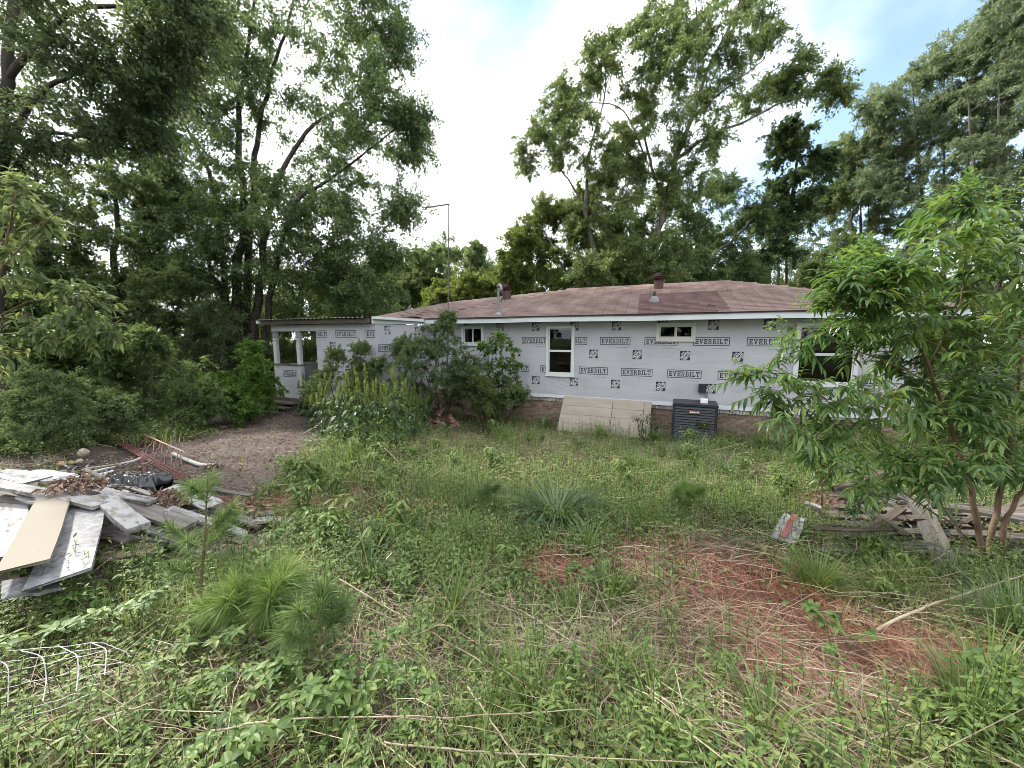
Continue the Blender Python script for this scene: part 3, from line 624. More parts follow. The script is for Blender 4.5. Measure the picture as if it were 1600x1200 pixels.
# --- roof
EZ, OH, SL, RS = 3.22, .45, .306, -3.4           # eave height, overhang, slope, ridge s
RZ = EZ + SL * (OH - RS); RL, RR = -4.3, 1.10
def build_roof():
    eL, eR = TL - .1, TR + .45; b = -6.8 - .45
    V = [hl(eL, OH, EZ), hl(eR, OH, EZ), hl(eR, b, EZ), hl(eL - .35, b, EZ), hl(RL, RS, RZ), hl(RR, RS, RZ)]
    # wing valley and the shingled slope that runs down over the wing
    A = hl(-8.2 + .02, 2.62, 3.205); D = None
    r = ray(702, 471.5); Pp = H(0, RS, 0); q = CAMP + r * (((Pp - CAMP) @ NV) / (r @ NV)); D = hl((q - P0) @ DV, (q - P0) @ NV, q[2])
    g = Geo(); V += [A, D]
    g.add(V, [(0, 1, 5, 4), (2, 3, 4, 5)]); g.add(V, [(1, 2, 5), (3, 7, 4)]); g.add(V, [(6, 0, 7), (0, 4, 7)], 1)
    roof = g.build('roof', [M['deck'], M['shingle_join']], house)
    for v in roof.data.vertices: v.co.z -= .012
    rng = random.Random(5)
    def tabmesh(name, w, l, m):
        g = Geo(); th = .012
        g.hexa([(0, 0, 0), (w - .010, 0, 0), (w - .010, l, 0), (0, l, 0), (0, 0, th), (w - .010, 0, th), (w - .010, l, .003), (0, l, .003)]); return g.build(name, m, link=False)
    tw, ex, tl = .305, .142, .27
    mA, mB = tabmesh('shingle', tw, tl, M['shingle']), tabmesh('shingle', tw, tl, M['shingle_new'])
    ang = math.atan(SL); cs = math.cos(ang); jA, jB = Geo(), Geo()
    tabs = []
    nc = int((OH - RS) / cs / ex)
    for c in range(nc + 1):
        u = c * ex - .02; s = OH - u * cs; z = EZ + u * math.sin(ang) + .004
        f = (OH - s) / (OH - RS); a = eL + (RL - eL) * max(f, 0); bb = eR + (RR - eR) * max(f, 0)
        t = a + (.1525 if c % 2 else 0) + rng.uniform(-.01, .01)
        while t + tw < bb + .1:
            w = min(tw, bb - t)
            lim = .69 + (.10 if c % 2 else 0); lo = -1.2 - .33 * f
            new = lo < t + tw / 2 < lim and -1.95 < s
            tabs.append((H(t, s, z), t, s, z, new)); t += tw
    pr = [proj(x[0])[2] for x in tabs]
    order = sorted(range(len(tabs)), key=lambda i: pr[i] if proj(tabs[i][0])[0] < 1340 else 99)
    for r_, i in enumerate(order):
        _, t, s, z, new = tabs[i]
        lift = rng.uniform(0, .003); rz = rng.uniform(-.006, .006)
        if r_ < 299:
            o = link_mesh('shingle', mB if new else mA, roof); o.location = hl(t, s, z + lift); o.rotation_euler = (ang - .022, 0, rz)
        else:
            me = mB if new else mA; R = Matrix.Translation(hl(t, s, z + lift)) @ Matrix.Rotation(ang - .022, 4, 'X')
            (jB if new else jA).hexa([tuple(R @ v.co) for v in me.vertices])
    # the shingles on the slope over the wing
    for tri in ((A, V[0], D), (V[0], V[4], D)):
        p0, p1, p2 = [np.array(p) for p in tri]; nrm = unit(np.cross(p1 - p0, p2 - p0)); nrm = nrm if nrm[2] > 0 else -nrm
        ux = unit(np.cross([0, 0, 1.], nrm)); vy = np.cross(nrm, ux)
        q = [((p - p0) @ ux, (p - p0) @ vy) for p in (p0, p1, p2)]
        x0, x1 = min(a for a, _ in q), max(a for a, _ in q); y0, y1 = min(b for _, b in q), max(b for _, b in q)
        def inside(x, y):
            sg = []
            for i in range(3):
                (ax, ay), (bx, by) = q[i], q[(i + 1) % 3]; sg.append((bx - ax) * (y - ay) - (by - ay) * (x - ax))
            return all(k >= -.02 for k in sg) or all(k <= .02 for k in sg)
        y = y0
        c = 0
        while y < y1:
            x = x0 - (.15 if c % 2 else 0)
            while x < x1:
                if inside(x, y) and inside(x + tw, y) and inside(x, y + .14) and inside(x + tw, y + .14):
                    o3 = p0 + ux * x + vy * y + nrm * .004
                    a3, b3 = ux * (tw - .006), vy * .145
                    n7, n3 = nrm * .005, nrm * .002
                    jA.hexa([o3, o3 + a3, o3 + a3 + b3 - n3, o3 + b3 - n3, o3 + n7, o3 + a3 + n7, o3 + a3 + b3, o3 + b3])
                x += tw
            y += ex; c += 1
    o = jA.build('shingle_courses', M['shingle_join'], roof); o['kind'] = 'stuff'
    o = jB.build('dark_shingle_courses', M['shingle_new_join'], roof); o['kind'] = 'stuff'
    # hip and ridge caps
    g = Geo()
    for a, b2 in ((V[4], V[5]), (V[5], V[1])):
        a, b2 = np.array(a), np.array(b2); n = int(np.linalg.norm(b2 - a) / .14)
        for i in range(n):
            c0 = a + (b2 - a) * i / n; c1 = a + (b2 - a) * min(1, (i + 2) / n); dr = unit(b2 - a); sd = unit(np.cross(dr, [0, 0, 1.]))
            up = np.array([0, 0, .016]); dn = np.array([0, 0, -.028])
            g.add([c0 + up + (0, 0, .006), c1 + up, c1 + sd * .11 + dn, c0 + sd * .11 + dn + (0, 0, .006), c1 - sd * .11 + dn, c0 - sd * .11 + dn + (0, 0, .006)], [(0, 1, 2, 3), (0, 5, 4, 1)])
    g.build('ridge_cap', M['shingle_join'], roof)
    # fascia, drip edge, soffit: a little crooked along their length
    g = Geo(); d = Geo(); ts = np.linspace(eL, eR - .02, 14); wv = .008 * np.sin(ts * 1.3) + .005 * np.sin(ts * 3.1 + 1)
    for i in range(13):
        a, b2 = ts[i], ts[i + 1]; wa, wb = wv[i], wv[i + 1]
        g.hexa([hl(a, OH - .03, 3.05 + wa), hl(a, OH - .005, 3.05 + wa), hl(b2, OH - .005, 3.05 + wb), hl(b2, OH - .03, 3.05 + wb), hl(a, OH - .03, 3.185 + wa), hl(a, OH - .005, 3.185 + wa), hl(b2, OH - .005, 3.185 + wb), hl(b2, OH - .03, 3.185 + wb)])
        d.hexa([hl(a, OH - .04, 3.186 + wa), hl(a, OH + .02, 3.186 + wa), hl(b2, OH + .02, 3.186 + wb), hl(b2, OH - .04, 3.186 + wb), hl(a, OH - .04, 3.212), hl(a, OH + .02, 3.206), hl(b2, OH + .02, 3.206), hl(b2, OH - .04, 3.212)])
    g.box(hl(eR - .02, OH - .005, 3.05), hl(eR + .005, -7.2, 3.185))
    g.build('fascia', M['fascia'], house); d.build('drip_edge', M['drip'], house)
    g = Geo(); g.hexa([hl(-8.19, 2.70, 3.00), hl(-8.165, 2.70, 3.00), hl(-8.165, .45, 3.03), hl(-8.19, .45, 3.03), hl(-8.19, 2.70, 3.19), hl(-8.165, 2.70, 3.19), hl(-8.165, .45, 3.19), hl(-8.19, .45, 3.19)])
    g.build('wing_fascia', M['fascia'], house)
    g = Geo(); g.box(hl(-8.16, 2.70, 3.12), hl(-8.05, .47, 3.195)); g.build('gutter', M['fascia'], house)
    g = Geo(); g.box(hl(TL, OH - .031, 3.062), hl(eR - .021, .0, 3.075)); g.build('soffit', M['soffit'], house)
    return roof
build_roof()
# --- windows
def window(a, b, c, d, kind, old=False):
    fm = M['vinyl_old'] if old else M['vinyl']; w = .075
    g = Geo()
    for r in ((a, b, c, c + w), (a, b, d - w, d), (a, a + w, c + w, d - w), (b - w, b, c + w, d - w)): g.box(hl(r[0], .035, r[2]), hl(r[1], -.06, r[3]))
    win = g.build('window', fm, house)
    sl = Geo(); sl.box(hl(a - .02, .05, c - .025), hl(b + .02, -.0, c - .001)); sl.build('sill', fm, win)
    a, b, c, d = a + w, b - w, c + w, d - w
    parts = ((a, b, (c + d) / 2, d, -.02), (a, b, c, (c + d) / 2, -.0)) if kind == 'hung' else ((a, (a + b) / 2, c, d, -.02), ((a + b) / 2, b, c, d, -.0))
    for (x0, x1, z0, z1, s) in parts:
        e = .03; g = Geo(); k = .0015
        for r in ((x0 + k, x1 - k, z0 + k, z0 + e), (x0 + k, x1 - k, z1 - e, z1 - k), (x0 + k, x0 + e, z0 + e, z1 - e), (x1 - e, x1 - k, z0 + e, z1 - e)): g.box(hl(r[0], s + .012, r[2]), hl(r[1], s - .02, r[3]))
        g.build('sash', fm, win)
        p = Geo(); p.box(hl(x0 + e, s - .002, z0 + e), hl(x1 - e, s - .008, z1 - e)); p.build('pane', M['glass'], win)
for i, w in enumerate(WINS): window(*w, old=(i in (1,)))
# --- roof fittings
def roofz(s): return EZ + SL * (OH - s)
def turbine(t, s):
    z = roofz(s); c = np.array(hl(t, s, z))
    g = Geo(); tubes(g, [c + (0, 0, -.12), c + (0, 0, .1), c + (0, 0, .24), c + (0, 0, .27)], [.15, .15, .15, .17], 16, cap=True); v = g.build('turbine_vent', M['vent_brown'], house, smooth=False)
    h = Geo(); n = 22
    for i in range(n):
        a0 = 2 * math.pi * i / n; pr = [(.13, .27), (.19, .32), (.205, .38), (.18, .45), (.09, .50), (.01, .515)]
        V = []
        for k, (r, zz) in enumerate(pr):
            tw = .18 * k
            for da, dr in ((0, 0), (.24, -.03)): V.append(c + np.array([(r + dr) * math.cos(a0 + da + tw), (r + dr) * math.sin(a0 + da + tw), zz]))
        f = [(2 * k, 2 * k + 1, 2 * k + 3, 2 * k + 2) for k in range(len(pr) - 1)]
        h.add(V, f)
    tubes(h, [c + (0, 0, .26), c + (0, 0, .45)], [.10, .10], 10)
    h.build('vent_fins', M['vent_brown'], v)
turbine(-1.03, -2.75); turbine(-6.35, -2.35)
def roof_bits():
    z = roofz(-.9); c = np.array(hl(-1.01, -.9, z)); g = Geo(); tubes(g, [c + (0, 0, -.05), c + (0, 0, .28)], [.045, .045], 12, cap=True); v = g.build('vent_pipe', M['drip'], house)
    g = Geo(); tubes(g, [c + (0, 0, -.05), c + (0, 0, .05), c + (0, 0, .15), c + (0, 0, .152)], [.16, .13, .065, .03], 12); g.build('pipe_boot', M['lead'], v)
    c = np.array(hl(-5.48, .15, roofz(.15))); g = Geo(); tubes(g, [c + (0, 0, -.1), c + (0, 0, .78)], [.035, .035], 10, cap=True)
    v = g.build('service_mast', M['galv'], house)
    g = Geo(); tubes(g, catmull([c + (0, 0, .76), c + (.0, 0, .86), c + (.06, -.03, .89), c + (.12, -.06, .83), c + (.13, -.07, .74)], 12), .045, 10, cap=True); g.build('weatherhead', M['galv'], v)
    g = Geo()
    for k, o in enumerate((0, .03)): tubes(g, catmull([c + (.13 + o, -.07, .76), c + (.17 + o, -.09, .55), c + (.12 + o, -.08, .42), c + (.15, -.1, .35)], 12), .009, 5)
    g.build('service_wire', M['drip'], v)
    g = Geo(); tubes(g, [c + (0, 0, -.02), c + (0, 0, .03), c + (0, 0, .08)], [.15, .10, .04], 10); g.build('mast_flashing', M['lead'], v)
    # disconnect box and conduit on the wall behind the air conditioner
    g = Geo(); g.box(hl(.24, .003, 1.20), hl(.42, .10, 1.42)); bx = g.build('electric_box', M['ac_dark'], house)
    g = Geo(); tubes(g, catmull([hl(.44, .05, 1.20), hl(.44, .06, 1.05), hl(.46, .12, .93), hl(.47, .22, .86)], 10), .022, 8); g.build('conduit', M['galv'], bx)
    # bits of blown branch on the roof
    for i, (px, py, ln) in enumerate(((1072, 480, .45), (1108, 479, .18), (1138, 454, .15))):
        t, s = (-.28, -.15) if i == 0 else ((.42, -.12) if i == 1 else (.95, -1.75)); zz = roofz(s) + .03
        g = Geo(); tubes(g, catmull([hl(t - ln / 2, s, zz), hl(t - ln / 5, s + .03, zz + .03), hl(t + ln / 4, s - .02, zz + .01), hl(t + ln / 2, s + .01, zz)], 10), .012, 5)
        o = g.build('twig', M['stem'], origin=None); 
        o.location = tuple(P0); o.rotation_euler = (0, 0, HROT)
        tag(o, ('long curved dead twig lying on the dark roof patch', 'stub of dead twig at the edge of the dark roof patch', 'small dead twig on the faded shingles near the ridge')[i], 'twig')
roof_bits()
# --- antenna mast
def antenna():
    b = W(697.5, 640, 12.6); b[2] = -.02; top = W(701, 319, 12.6)
    t = thing('antenna_mast', 'tall thin rusty antenna mast rising beside the roof, short boom on top', 'antenna', tuple(b))
    g = Geo(); P = np.array([b, b + (top - b) * .5 + (.02, 0, 0), top]); tubes(g, P, [.019, .017, .013], 8, cap=True); g.build('pole', M['rust_pole'], t, origin=b)
    g = Geo(); e = W(668, 324, 12.4); tubes(g, [top + (.03, 0, .0), e], [.022, .022], 6, cap=True); bo = g.build('boom', M['rust_pole'], t, origin=b)
    g = Geo()
    for k in range(6):
        c = top + (e - top) * (k + .6) / 6.3; l = .16; tubes(g, [c + NV * l * .5 + (0, 0, .03), c - NV * l * .5 - (0, 0, .0)], [.009, .009], 4)
    g.build('element', M['rust_pole'], bo, origin=b)
    bo.location = (0, 0, 0)
antenna()
# --- porch steps
def porch_steps():
    b = H(-11.7, 3.1, .0); b[2] = gz(b[0], b[1]); t = thing('porch_steps', 'dark weathered wooden steps up to the porch opening', 'steps', tuple(b), HROT)
    for i, (z, s) in enumerate(((.05, .38), (.16, .14), (.27, -.10))):
        g = Geo(); g.box((-.55 - .0, -s - .16, z - .04), (.55, -s + .14, z)); g.build('tread', M['step'], t)
    for x in (-.5, .46):
        g = Geo(); g.hexa([(x, -.5, -.06), (x + .04, -.5, -.06), (x + .04, .28, -.06), (x, .28, -.06), (x, -.5, .005), (x + .04, -.5, .005), (x + .04, .28, .22), (x, .28, .22)]); g.build('stringer', M['step'], t)
porch_steps()
# --- air conditioner
def air_conditioner():
    b = H(.16, .64, 0); b[2] = gz(b[0], b[1]) - .02; w, dp, h = .98, .78, 1.08
    t = thing('air_conditioner', 'charcoal outdoor air conditioner unit with slatted sides beside the brick skirt', 'air conditioner', tuple(b), HROT)
    g = Geo(); g.box((-w / 2 + .05, -dp / 2 + .05, .06), (w / 2 - .05, dp / 2 - .05, h - .05)); g.build('coil', M['ac_black'], t)
    for x in (-1, 1):
        for y in (-1, 1):
            g = Geo(); g.box((x * w / 2 - (.055 if x > 0 else 0), y * dp / 2 - (.055 if y > 0 else 0), .0), (x * w / 2 + (.055 if x < 0 else 0), y * dp / 2 + (.055 if y < 0 else 0), h - .05)); g.build('corner_post', M['ac_dark'], t)
    g = Geo(); g.box((-w / 2 - .01, -dp / 2 - .01, h - .05), (w / 2 + .01, dp / 2 + .01, h - .012)); g.box((-w / 2 + .02, -dp / 2 + .02, h - .012), (w / 2 - .02, dp / 2 - .02, h)); g.build('top', M['ac_dark'], t)
    g = Geo(); g.box((-w / 2 + .0, -dp / 2, -.0), (w / 2, dp / 2, .055)); g.build('base', M['ac_dark'], t)
    def slat(l):
        g = Geo(); g.hexa([(-l / 2, -.03, -.032), (l / 2, -.03, -.032), (l / 2, -.018, -.036), (-l / 2, -.018, -.036), (-l / 2, .0, .022), (l / 2, .0, .022), (l / 2, .012, .018), (-l / 2, .012, .018)]); return g.build('slat', M['ac_dark'], link=False)
    m1, m2 = slat(w - .112), slat(dp - .112)
    for k in range(15):
        z = .11 + k * .063
        if not 11 <= k <= 12: pass
        for me, x, y, r in ((m1, 0, -dp / 2 + .02, 0), (m1, 0, dp / 2 - .02, math.pi), (m2, w / 2 - .02, 0, math.pi / 2), (m2, -w / 2 + .02, 0, -math.pi / 2)):
            o = link_mesh('slat', me, t); o.location = (x, y, z); o.rotation_euler = (0, 0, r)
    g = Geo(); g.box((-.13, -dp / 2 - .028, h - .225), (.11, -dp / 2 - .012, h - .155)); bd = g.build('badge', M['badge'], t)
    g = Geo(); rng = random.Random(2); x = -.105
    while x < .085:
        ww = rng.uniform(.010, .022); g.box((x, -dp / 2 - .0295, h - .20), (x + ww, -dp / 2 - .0282, h - .20 + rng.uniform(.02, .032))); x += ww + .007
    g.build('badge_lettering', M['paper'], bd)
    g = Geo(); g.box((-.0, -.12, .0), (.16, .06, .09)); p = b + DV * .12 + np.array([0, 0, h + .002]); o = g.build('paper_packet', M['paper']); o.location = tuple(p); o.rotation_euler = (0, 0, HROT)
    tag(o, 'small white paper packet lying on the air conditioner top', 'packet')
air_conditioner()
# --- beige siding sheet leaning on the skirt
def siding():
    c0, c1 = H(-3.36, .62, 0), H(-.86, .55, 0); zc = -.03
    b = (c0 + c1) / 2; b[2] = gz(b[0], b[1]) - .03; t = thing('siding_sheet', 'beige lap siding sheet leaning against the low brick skirt', 'siding', tuple(b), HROT)
    xs = [-1.24, .20, 1.04, 1.235]; h = .93; lean = math.atan2(.50, h); L = h / math.cos(lean); rows = 4
    for i in range(3):
        for r in range(rows):
            v0, v1 = L * r / rows, L * (r + 1) / rows - .0
            def q(x, v, o): return (x, v * math.sin(lean) - o * math.cos(lean) - .0, v * math.cos(lean) + o * math.sin(lean))
            x0, x1 = xs[i] + .006, xs[i + 1] - .006
            sk = .05 * (1 - r / rows) if i == 0 else 0
            g = Geo(); g.hexa([q(x0 - sk, v0, .0), q(x0 - sk, v0, .016), q(x1, v0, .016), q(x1, v0, 0), q(x0 - sk, v1 + .008, -.003), q(x0 - sk, v1 + .008, .007), q(x1, v1 + .008, .007), q(x1, v1 + .008, -.003)])
            g.build('plank', M['siding'], t)
siding()
# --- heap of broken brick
def brick_heap():
    rng = random.Random(12); ms = [brick_mesh('broken_brick', .19 * k, .07, .095, M['brick_red'], 30 + i) for i, k in enumerate((1, .7, .5, .85))]
    c = P3(692, 664)
    pts = []
    for k in range(84):
        a = rng.uniform(0, 6.28); r = rng.random() ** .6; x = math.cos(a) * r * .46; y = math.sin(a) * r * .3
        lay = max(0, 1 - r) * .46; pts.append((x, y, rng.random() * lay if k > 20 else lay))
    for k, (x, y, z) in enumerate(pts):
        o = bpy.data.objects.new('broken_brick', ms[k % 4]); COL.objects.link(o)
        o.location = (c[0] + x, c[1] + y, gz(c[0] + x, c[1] + y) + .035 + z); o.rotation_euler = (rng.uniform(-.6, .6), rng.uniform(-.5, .5), rng.uniform(0, 6.28))
        tag(o, 'chipped reddish brick in the heap beside the tall flowering weeds', 'brick', 'bricks heaped beside the tall flowering weeds')
brick_heap()

# ------------------------------------------------------------------ trees
def grow(name, label, cat, base, stems, lobes, leaf, bark, seed, n_leaf, LW=(.12, .06), clump=.6, group=None, twigs=8, zs=.7, droop=0.25, sides=8,
         kind='card', twig_r=.006, br_k=1.0, up=.12, jit=.05, root=None, tk=1.0):
    """stems: polylines of (x,y,z,r); lobes: (centre, radii, number of leaf clumps)"""
    rng = np.random.default_rng(seed); base = np.asarray(base, float)
    t = root or thing(name, label, cat, tuple(base), 0, group)
    wood = Geo(); npos, nrad = [], []
    for st in stems:
        st = np.array(st, float); st[:, 3] *= tk; K = max(8, 4 * len(st)); q = catmull(st, K); q[1:-1, :3] += rng.normal(0, 1, (K - 2, 3)) * np.minimum(jit, q[1:-1, 3:4] * .35)
        R = np.maximum(q[:, 3], .004)
        tubes(wood, q[:, :3], R[None], sides); npos.append(q[2:, :3]); nrad.append(R[2:])
    npos = np.concatenate(npos); nrad = np.concatenate(nrad)
    cl = []; lc = []
    for c, r, n in lobes:
        d = rdir(rng, n); u = rng.random((n, 1)) ** .45
        cl.append(np.asarray(c) + d * u * np.asarray(r)); lc.append(np.repeat(np.asarray(c)[None], n, 0))
    cl = np.concatenate(cl); lc = np.concatenate(lc); nC = len(cl)
    d0 = np.array([np.min(np.linalg.norm(npos - c, axis=1)) for c in cl]); od = np.argsort(d0)
    BP, BR = [], []; out = np.zeros((nC, 3))
    for i in od:
        c = cl[i]; dv = npos - c; ds = np.linalg.norm(dv, axis=1) + .7 * np.maximum(0, dv[:, 2]) ; k = int(np.argmin(ds)); a = npos[k]; ln = np.linalg.norm(c - a) + 1e-3
        m = a * .5 + c * .5 + rng.normal(0, .10, 3) * ln + np.array([0, 0, up * ln])
        u = np.linspace(0, 1, 7)[:, None]; q = a * (1 - u) ** 2 + 2 * m * u * (1 - u) + c * u * u; q[1:-1] += rng.normal(0, .022 * ln, (5, 3))
        r0 = min(nrad[k] * .75, (.011 * ln + .006) * br_k); r1 = min(twig_r * 1.2, r0); R = np.linspace(r0, r1, 7)
        BP.append(q); BR.append(R); npos = np.concatenate([npos, q[2:]]); nrad = np.concatenate([nrad, np.maximum(R[2:], r1)])
        out[i] = unit(q[-1] - q[-3])
    tubes(wood, np.array(BP), np.array(BR), max(4, sides - 3))
    # twigs round every clump end
    idx = np.repeat(np.arange(nC), twigs); n = len(idx)
    dr = unit(rdir(rng, n, zs) + .5 * out[idx]); ln = clump * rng.uniform(.45, 1.15, n)
    st = cl[idx] + rng.normal(0, .12 * clump, (n, 3)); u = np.linspace(0, 1, 4)[None, :, None]
    TP = st[:, None] + dr[:, None] * ln[:, None, None] * u; TP[..., 2] -= droop * ln[:, None] * u[0, :, 0] ** 2; TP[:, 0] = cl[idx]
    tubes(wood, TP, np.linspace(twig_r, twig_r * .4, 4)[None].repeat(n, 0), 3)
    w = wood.build('trunk', bark, t, origin=base, smooth=True)
    q = max(1, int(n_leaf / n)); N = n * q; ti = np.repeat(np.arange(n), q); uu = rng.uniform(.12, 1.0, N)
    seg = np.minimum((uu * 3).astype(int), 2); fr = (uu * 3 - seg)[:, None]
    P = TP[ti, seg] * (1 - fr) + TP[ti, seg + 1] * fr + rng.normal(0, .07 * clump, (N, 3))
    D = unit(dr[ti] * .7 + rdir(rng, N) * .9 + np.array([0, 0, -.25])); Nn = unit(rdir(rng, N) * .75 + np.array([0, 0, 1.]))
    s = rng.uniform(.65, 1.25, N); g = Geo()
    if kind == 'card': cards(g, P, D, Nn, LW[0] * s, LW[1] * s)
    else: strips(g, P, D, Nn, LW[0] * s, LW[1] * s, k=4, curve=rng.uniform(.1, .6, N), prof=kind)
    g.build('crown', leaf, t, origin=base)
    return t
def lb(items, Y, n=8, sy=1.0, seed=0, flat=1.0):
    """lobes given as photo spots (x, y, radius) standing at depth Y"""
    rng = np.random.default_rng(seed + 77); o = []
    for it in items:
        px, py, r = it[:3]; dy = it[3] if len(it) > 3 else rng.uniform(-1, 1) * r / F * Y * 1.0
        c = W(px, py, Y + dy); R = r / F * (Y + dy); o.append((c, (R, R * sy, R * flat), n if len(it) < 5 else it[4]))
    return o
def stm(Y, *pts):
    o = []
    for p in pts:
        c = W(p[0], p[1], Y + (p[3] if len(p) > 3 else 0)); o.append((*c, p[2]))
    return o
def gbase(px, Y, py=560):
    c = W(px, py, Y); c[2] = gz(c[0], c[1]) - .03; return c
def stem_from(b, Y, r, *pts): return [(b[0], b[1], b[2] - .15, r)] + stm(Y, *pts)

# big oak with several stems behind the wing
Y = 16; b = gbase(372, Y)
grow('oak_tree', 'huge dark oak of several forking stems behind the porch wing', 'tree', b,
     [stem_from(b, Y, .42, (368, 500, .34), (374, 420, .28), (382, 320, .22), (372, 200, .16), (385, 90, .11), (400, -20, .06)),
      stem_from(b + (.55, .3, 0), Y, .36, (398, 500, .28), (412, 420, .22), (416, 340, .2), (440, 270, .15), (480, 205, .11), (540, 165, .06), (600, 120, .04)),
      stem_from(b + (.25, .5, 0), Y + .6, .34, (385, 480, .26), (396, 300, .2), (402, 220, .16), (420, 130, .12), (450, 40, .08), (470, -60, .05)),
      stem_from(b + (-.3, 0, 0), Y - .3, .28, (352, 480, .2), (330, 425, .13), (322, 400, .1), (290, 330, .05)),
      stem_from(b + (-.4, .6, 0), Y + .8, .28, (350, 440, .2), (335, 300, .15), (300, 215, .1), (265, 150, .06)),
      stem_from(b + (.9, .2, 0), Y - .2, .30, (420, 480, .2), (455, 330, .13), (500, 290, .1), (570, 240, .06), (630, 190, .035))],
     lb([(430, 40, 80), (550, 60, 70), (590, 140, 55), (520, 150, 75), (400, 130, 80), (300, 60, 70), (330, 170, 60), (560, 225, 60), (625, 215, 30), (640, 185, 22), (470, 240, 80), (380, 270, 75), (560, 315, 55), (625, 318, 24),
         (300, 300, 50), (480, 345, 70), (400, 370, 75), (320, 380, 60), (540, 395, 60), (250, 330, 50), (460, 430, 75), (560, 440, 50), (350, 450, 60), (450, -60, 110), (560, -30, 70), (330, -30, 80), (610, 60, 32), (520, 465, 45), (270, 230, 28), (600, 395, 30), (420, 460, 60), (250, 410, 45), (280, 340, 50), (300, 400, 50), (350, 330, 50), (440, 320, 60), (250, 280, 30), (300, 130, 50), (360, 90, 50), (500, 400, 60)], Y, n=16, seed=1),
     M['leaf_oak'], M['bark_dark'], 11, 190000, (.135, .062), clump=.85, twigs=9, tk=.6)
# overhanging tree close on the left
Y = 8.5; b = gbase(-10, Y, 600)
grow('oak_tree', 'dark overhanging oak whose boughs fill the top corner above the large leafed sapling', 'tree', b,
     [stem_from(b, Y, .24, (-8, 400, .2), (2, 250, .17), (8, 120, .13), (20, -20, .1)),
      stm(Y, (2, 240, .1), (60, 150, .07), (120, 115, .05), (200, 100, .035), (270, 90, .02)), stm(Y, (8, 130, .1), (90, 30, .07), (180, 10, .05), (290, 40, .02)),
      stm(Y, (-2, 300, .09), (60, 215, .06), (130, 215, .04), (210, 235, .02))],
     lb([(40, 60, 75), (130, 40, 75), (60, 140, 70), (150, 110, 65), (215, 90, 50), (270, 45, 45), (40, 220, 50), (110, 200, 48), (185, 185, 40), (-70, 100, 110), (225, 140, 32), (305, 35, 36), (150, -60, 100), (0, -60, 100), (280, 100, 22), (10, 300, 45), (-60, 260, 70), (215, 215, 22), (260, -50, 60)], Y, n=10, seed=2, flat=.8),
     M['leaf_dark'], M['bark_dark'], 12, 52000, (.095, .043), clump=.6, twigs=9, tk=.7)
# slim trees between them
for k, (tx, Y, L) in enumerate(((60, 14, [(95, 320, 50), (40, 300, 45), (30, 390, 55), (80, 400, 50), (10, 460, 60), (110, 450, 40), (60, 350, 50), (20, 250, 40)]),
                                (178, 15, [(170, 290, 50), (150, 370, 50), (215, 390, 45), (240, 330, 35), (200, 440, 50), (130, 430, 40), (170, 240, 30), (260, 450, 45), (210, 300, 35)]))):
    b = gbase(tx, Y)
    grow('slim_tree', ('slim tree with a bare lower trunk above the large leafed sapling', 'slim tree standing between the large leafed sapling and the huge oak')[k], 'tree', b,
         [stem_from(b, Y, .2, (tx, 450, .16), (tx + 6, 350, .11), (tx - 4, 270, .06), (tx, 220, .03))], lb(L, Y, n=7, seed=3 + k, flat=.7), M['leaf_mid'], M['bark_dark'], 13 + k, 32000, (.125, .055), clump=.7, zs=.45, tk=.7)
# dark evergreens under the oak
for k, (tx, Y, L) in enumerate(((300, 18, [(290, 450, 45), (250, 490, 50), (320, 500, 45), (280, 530, 50), (230, 450, 40), (340, 540, 40), (220, 530, 50)]),
                                (470, 19, [(450, 480, 40), (500, 470, 45), (550, 480, 40), (420, 510, 35), (480, 440, 40), (590, 470, 35), (530, 430, 40), (390, 520, 40)]),
                                (150, 17, [(150, 480, 50), (100, 500, 50), (60, 520, 50), (190, 510, 50), (130, 540, 50), (20, 530, 50), (170, 450, 30)]))):
    b = gbase(tx, Y)
    grow('evergreen_tree', ('dark evergreen tree in the shade below the slim trees and the oak', 'grey green evergreen tree directly behind the porch wing roof', 'dark evergreen tree low behind the bushes below the slim trees')[k], 'tree', b,
         [stem_from(b, Y, .16, (tx, 500, .1), (tx + 5, 440, .05))], lb(L, Y, n=9, seed=6 + k, flat=.7), M[('leaf_dark', 'leaf_oak', 'leaf_dark')[k]], M['bark_dark'], 16 + k, 40000, (.125, .05), clump=.75, zs=.4)
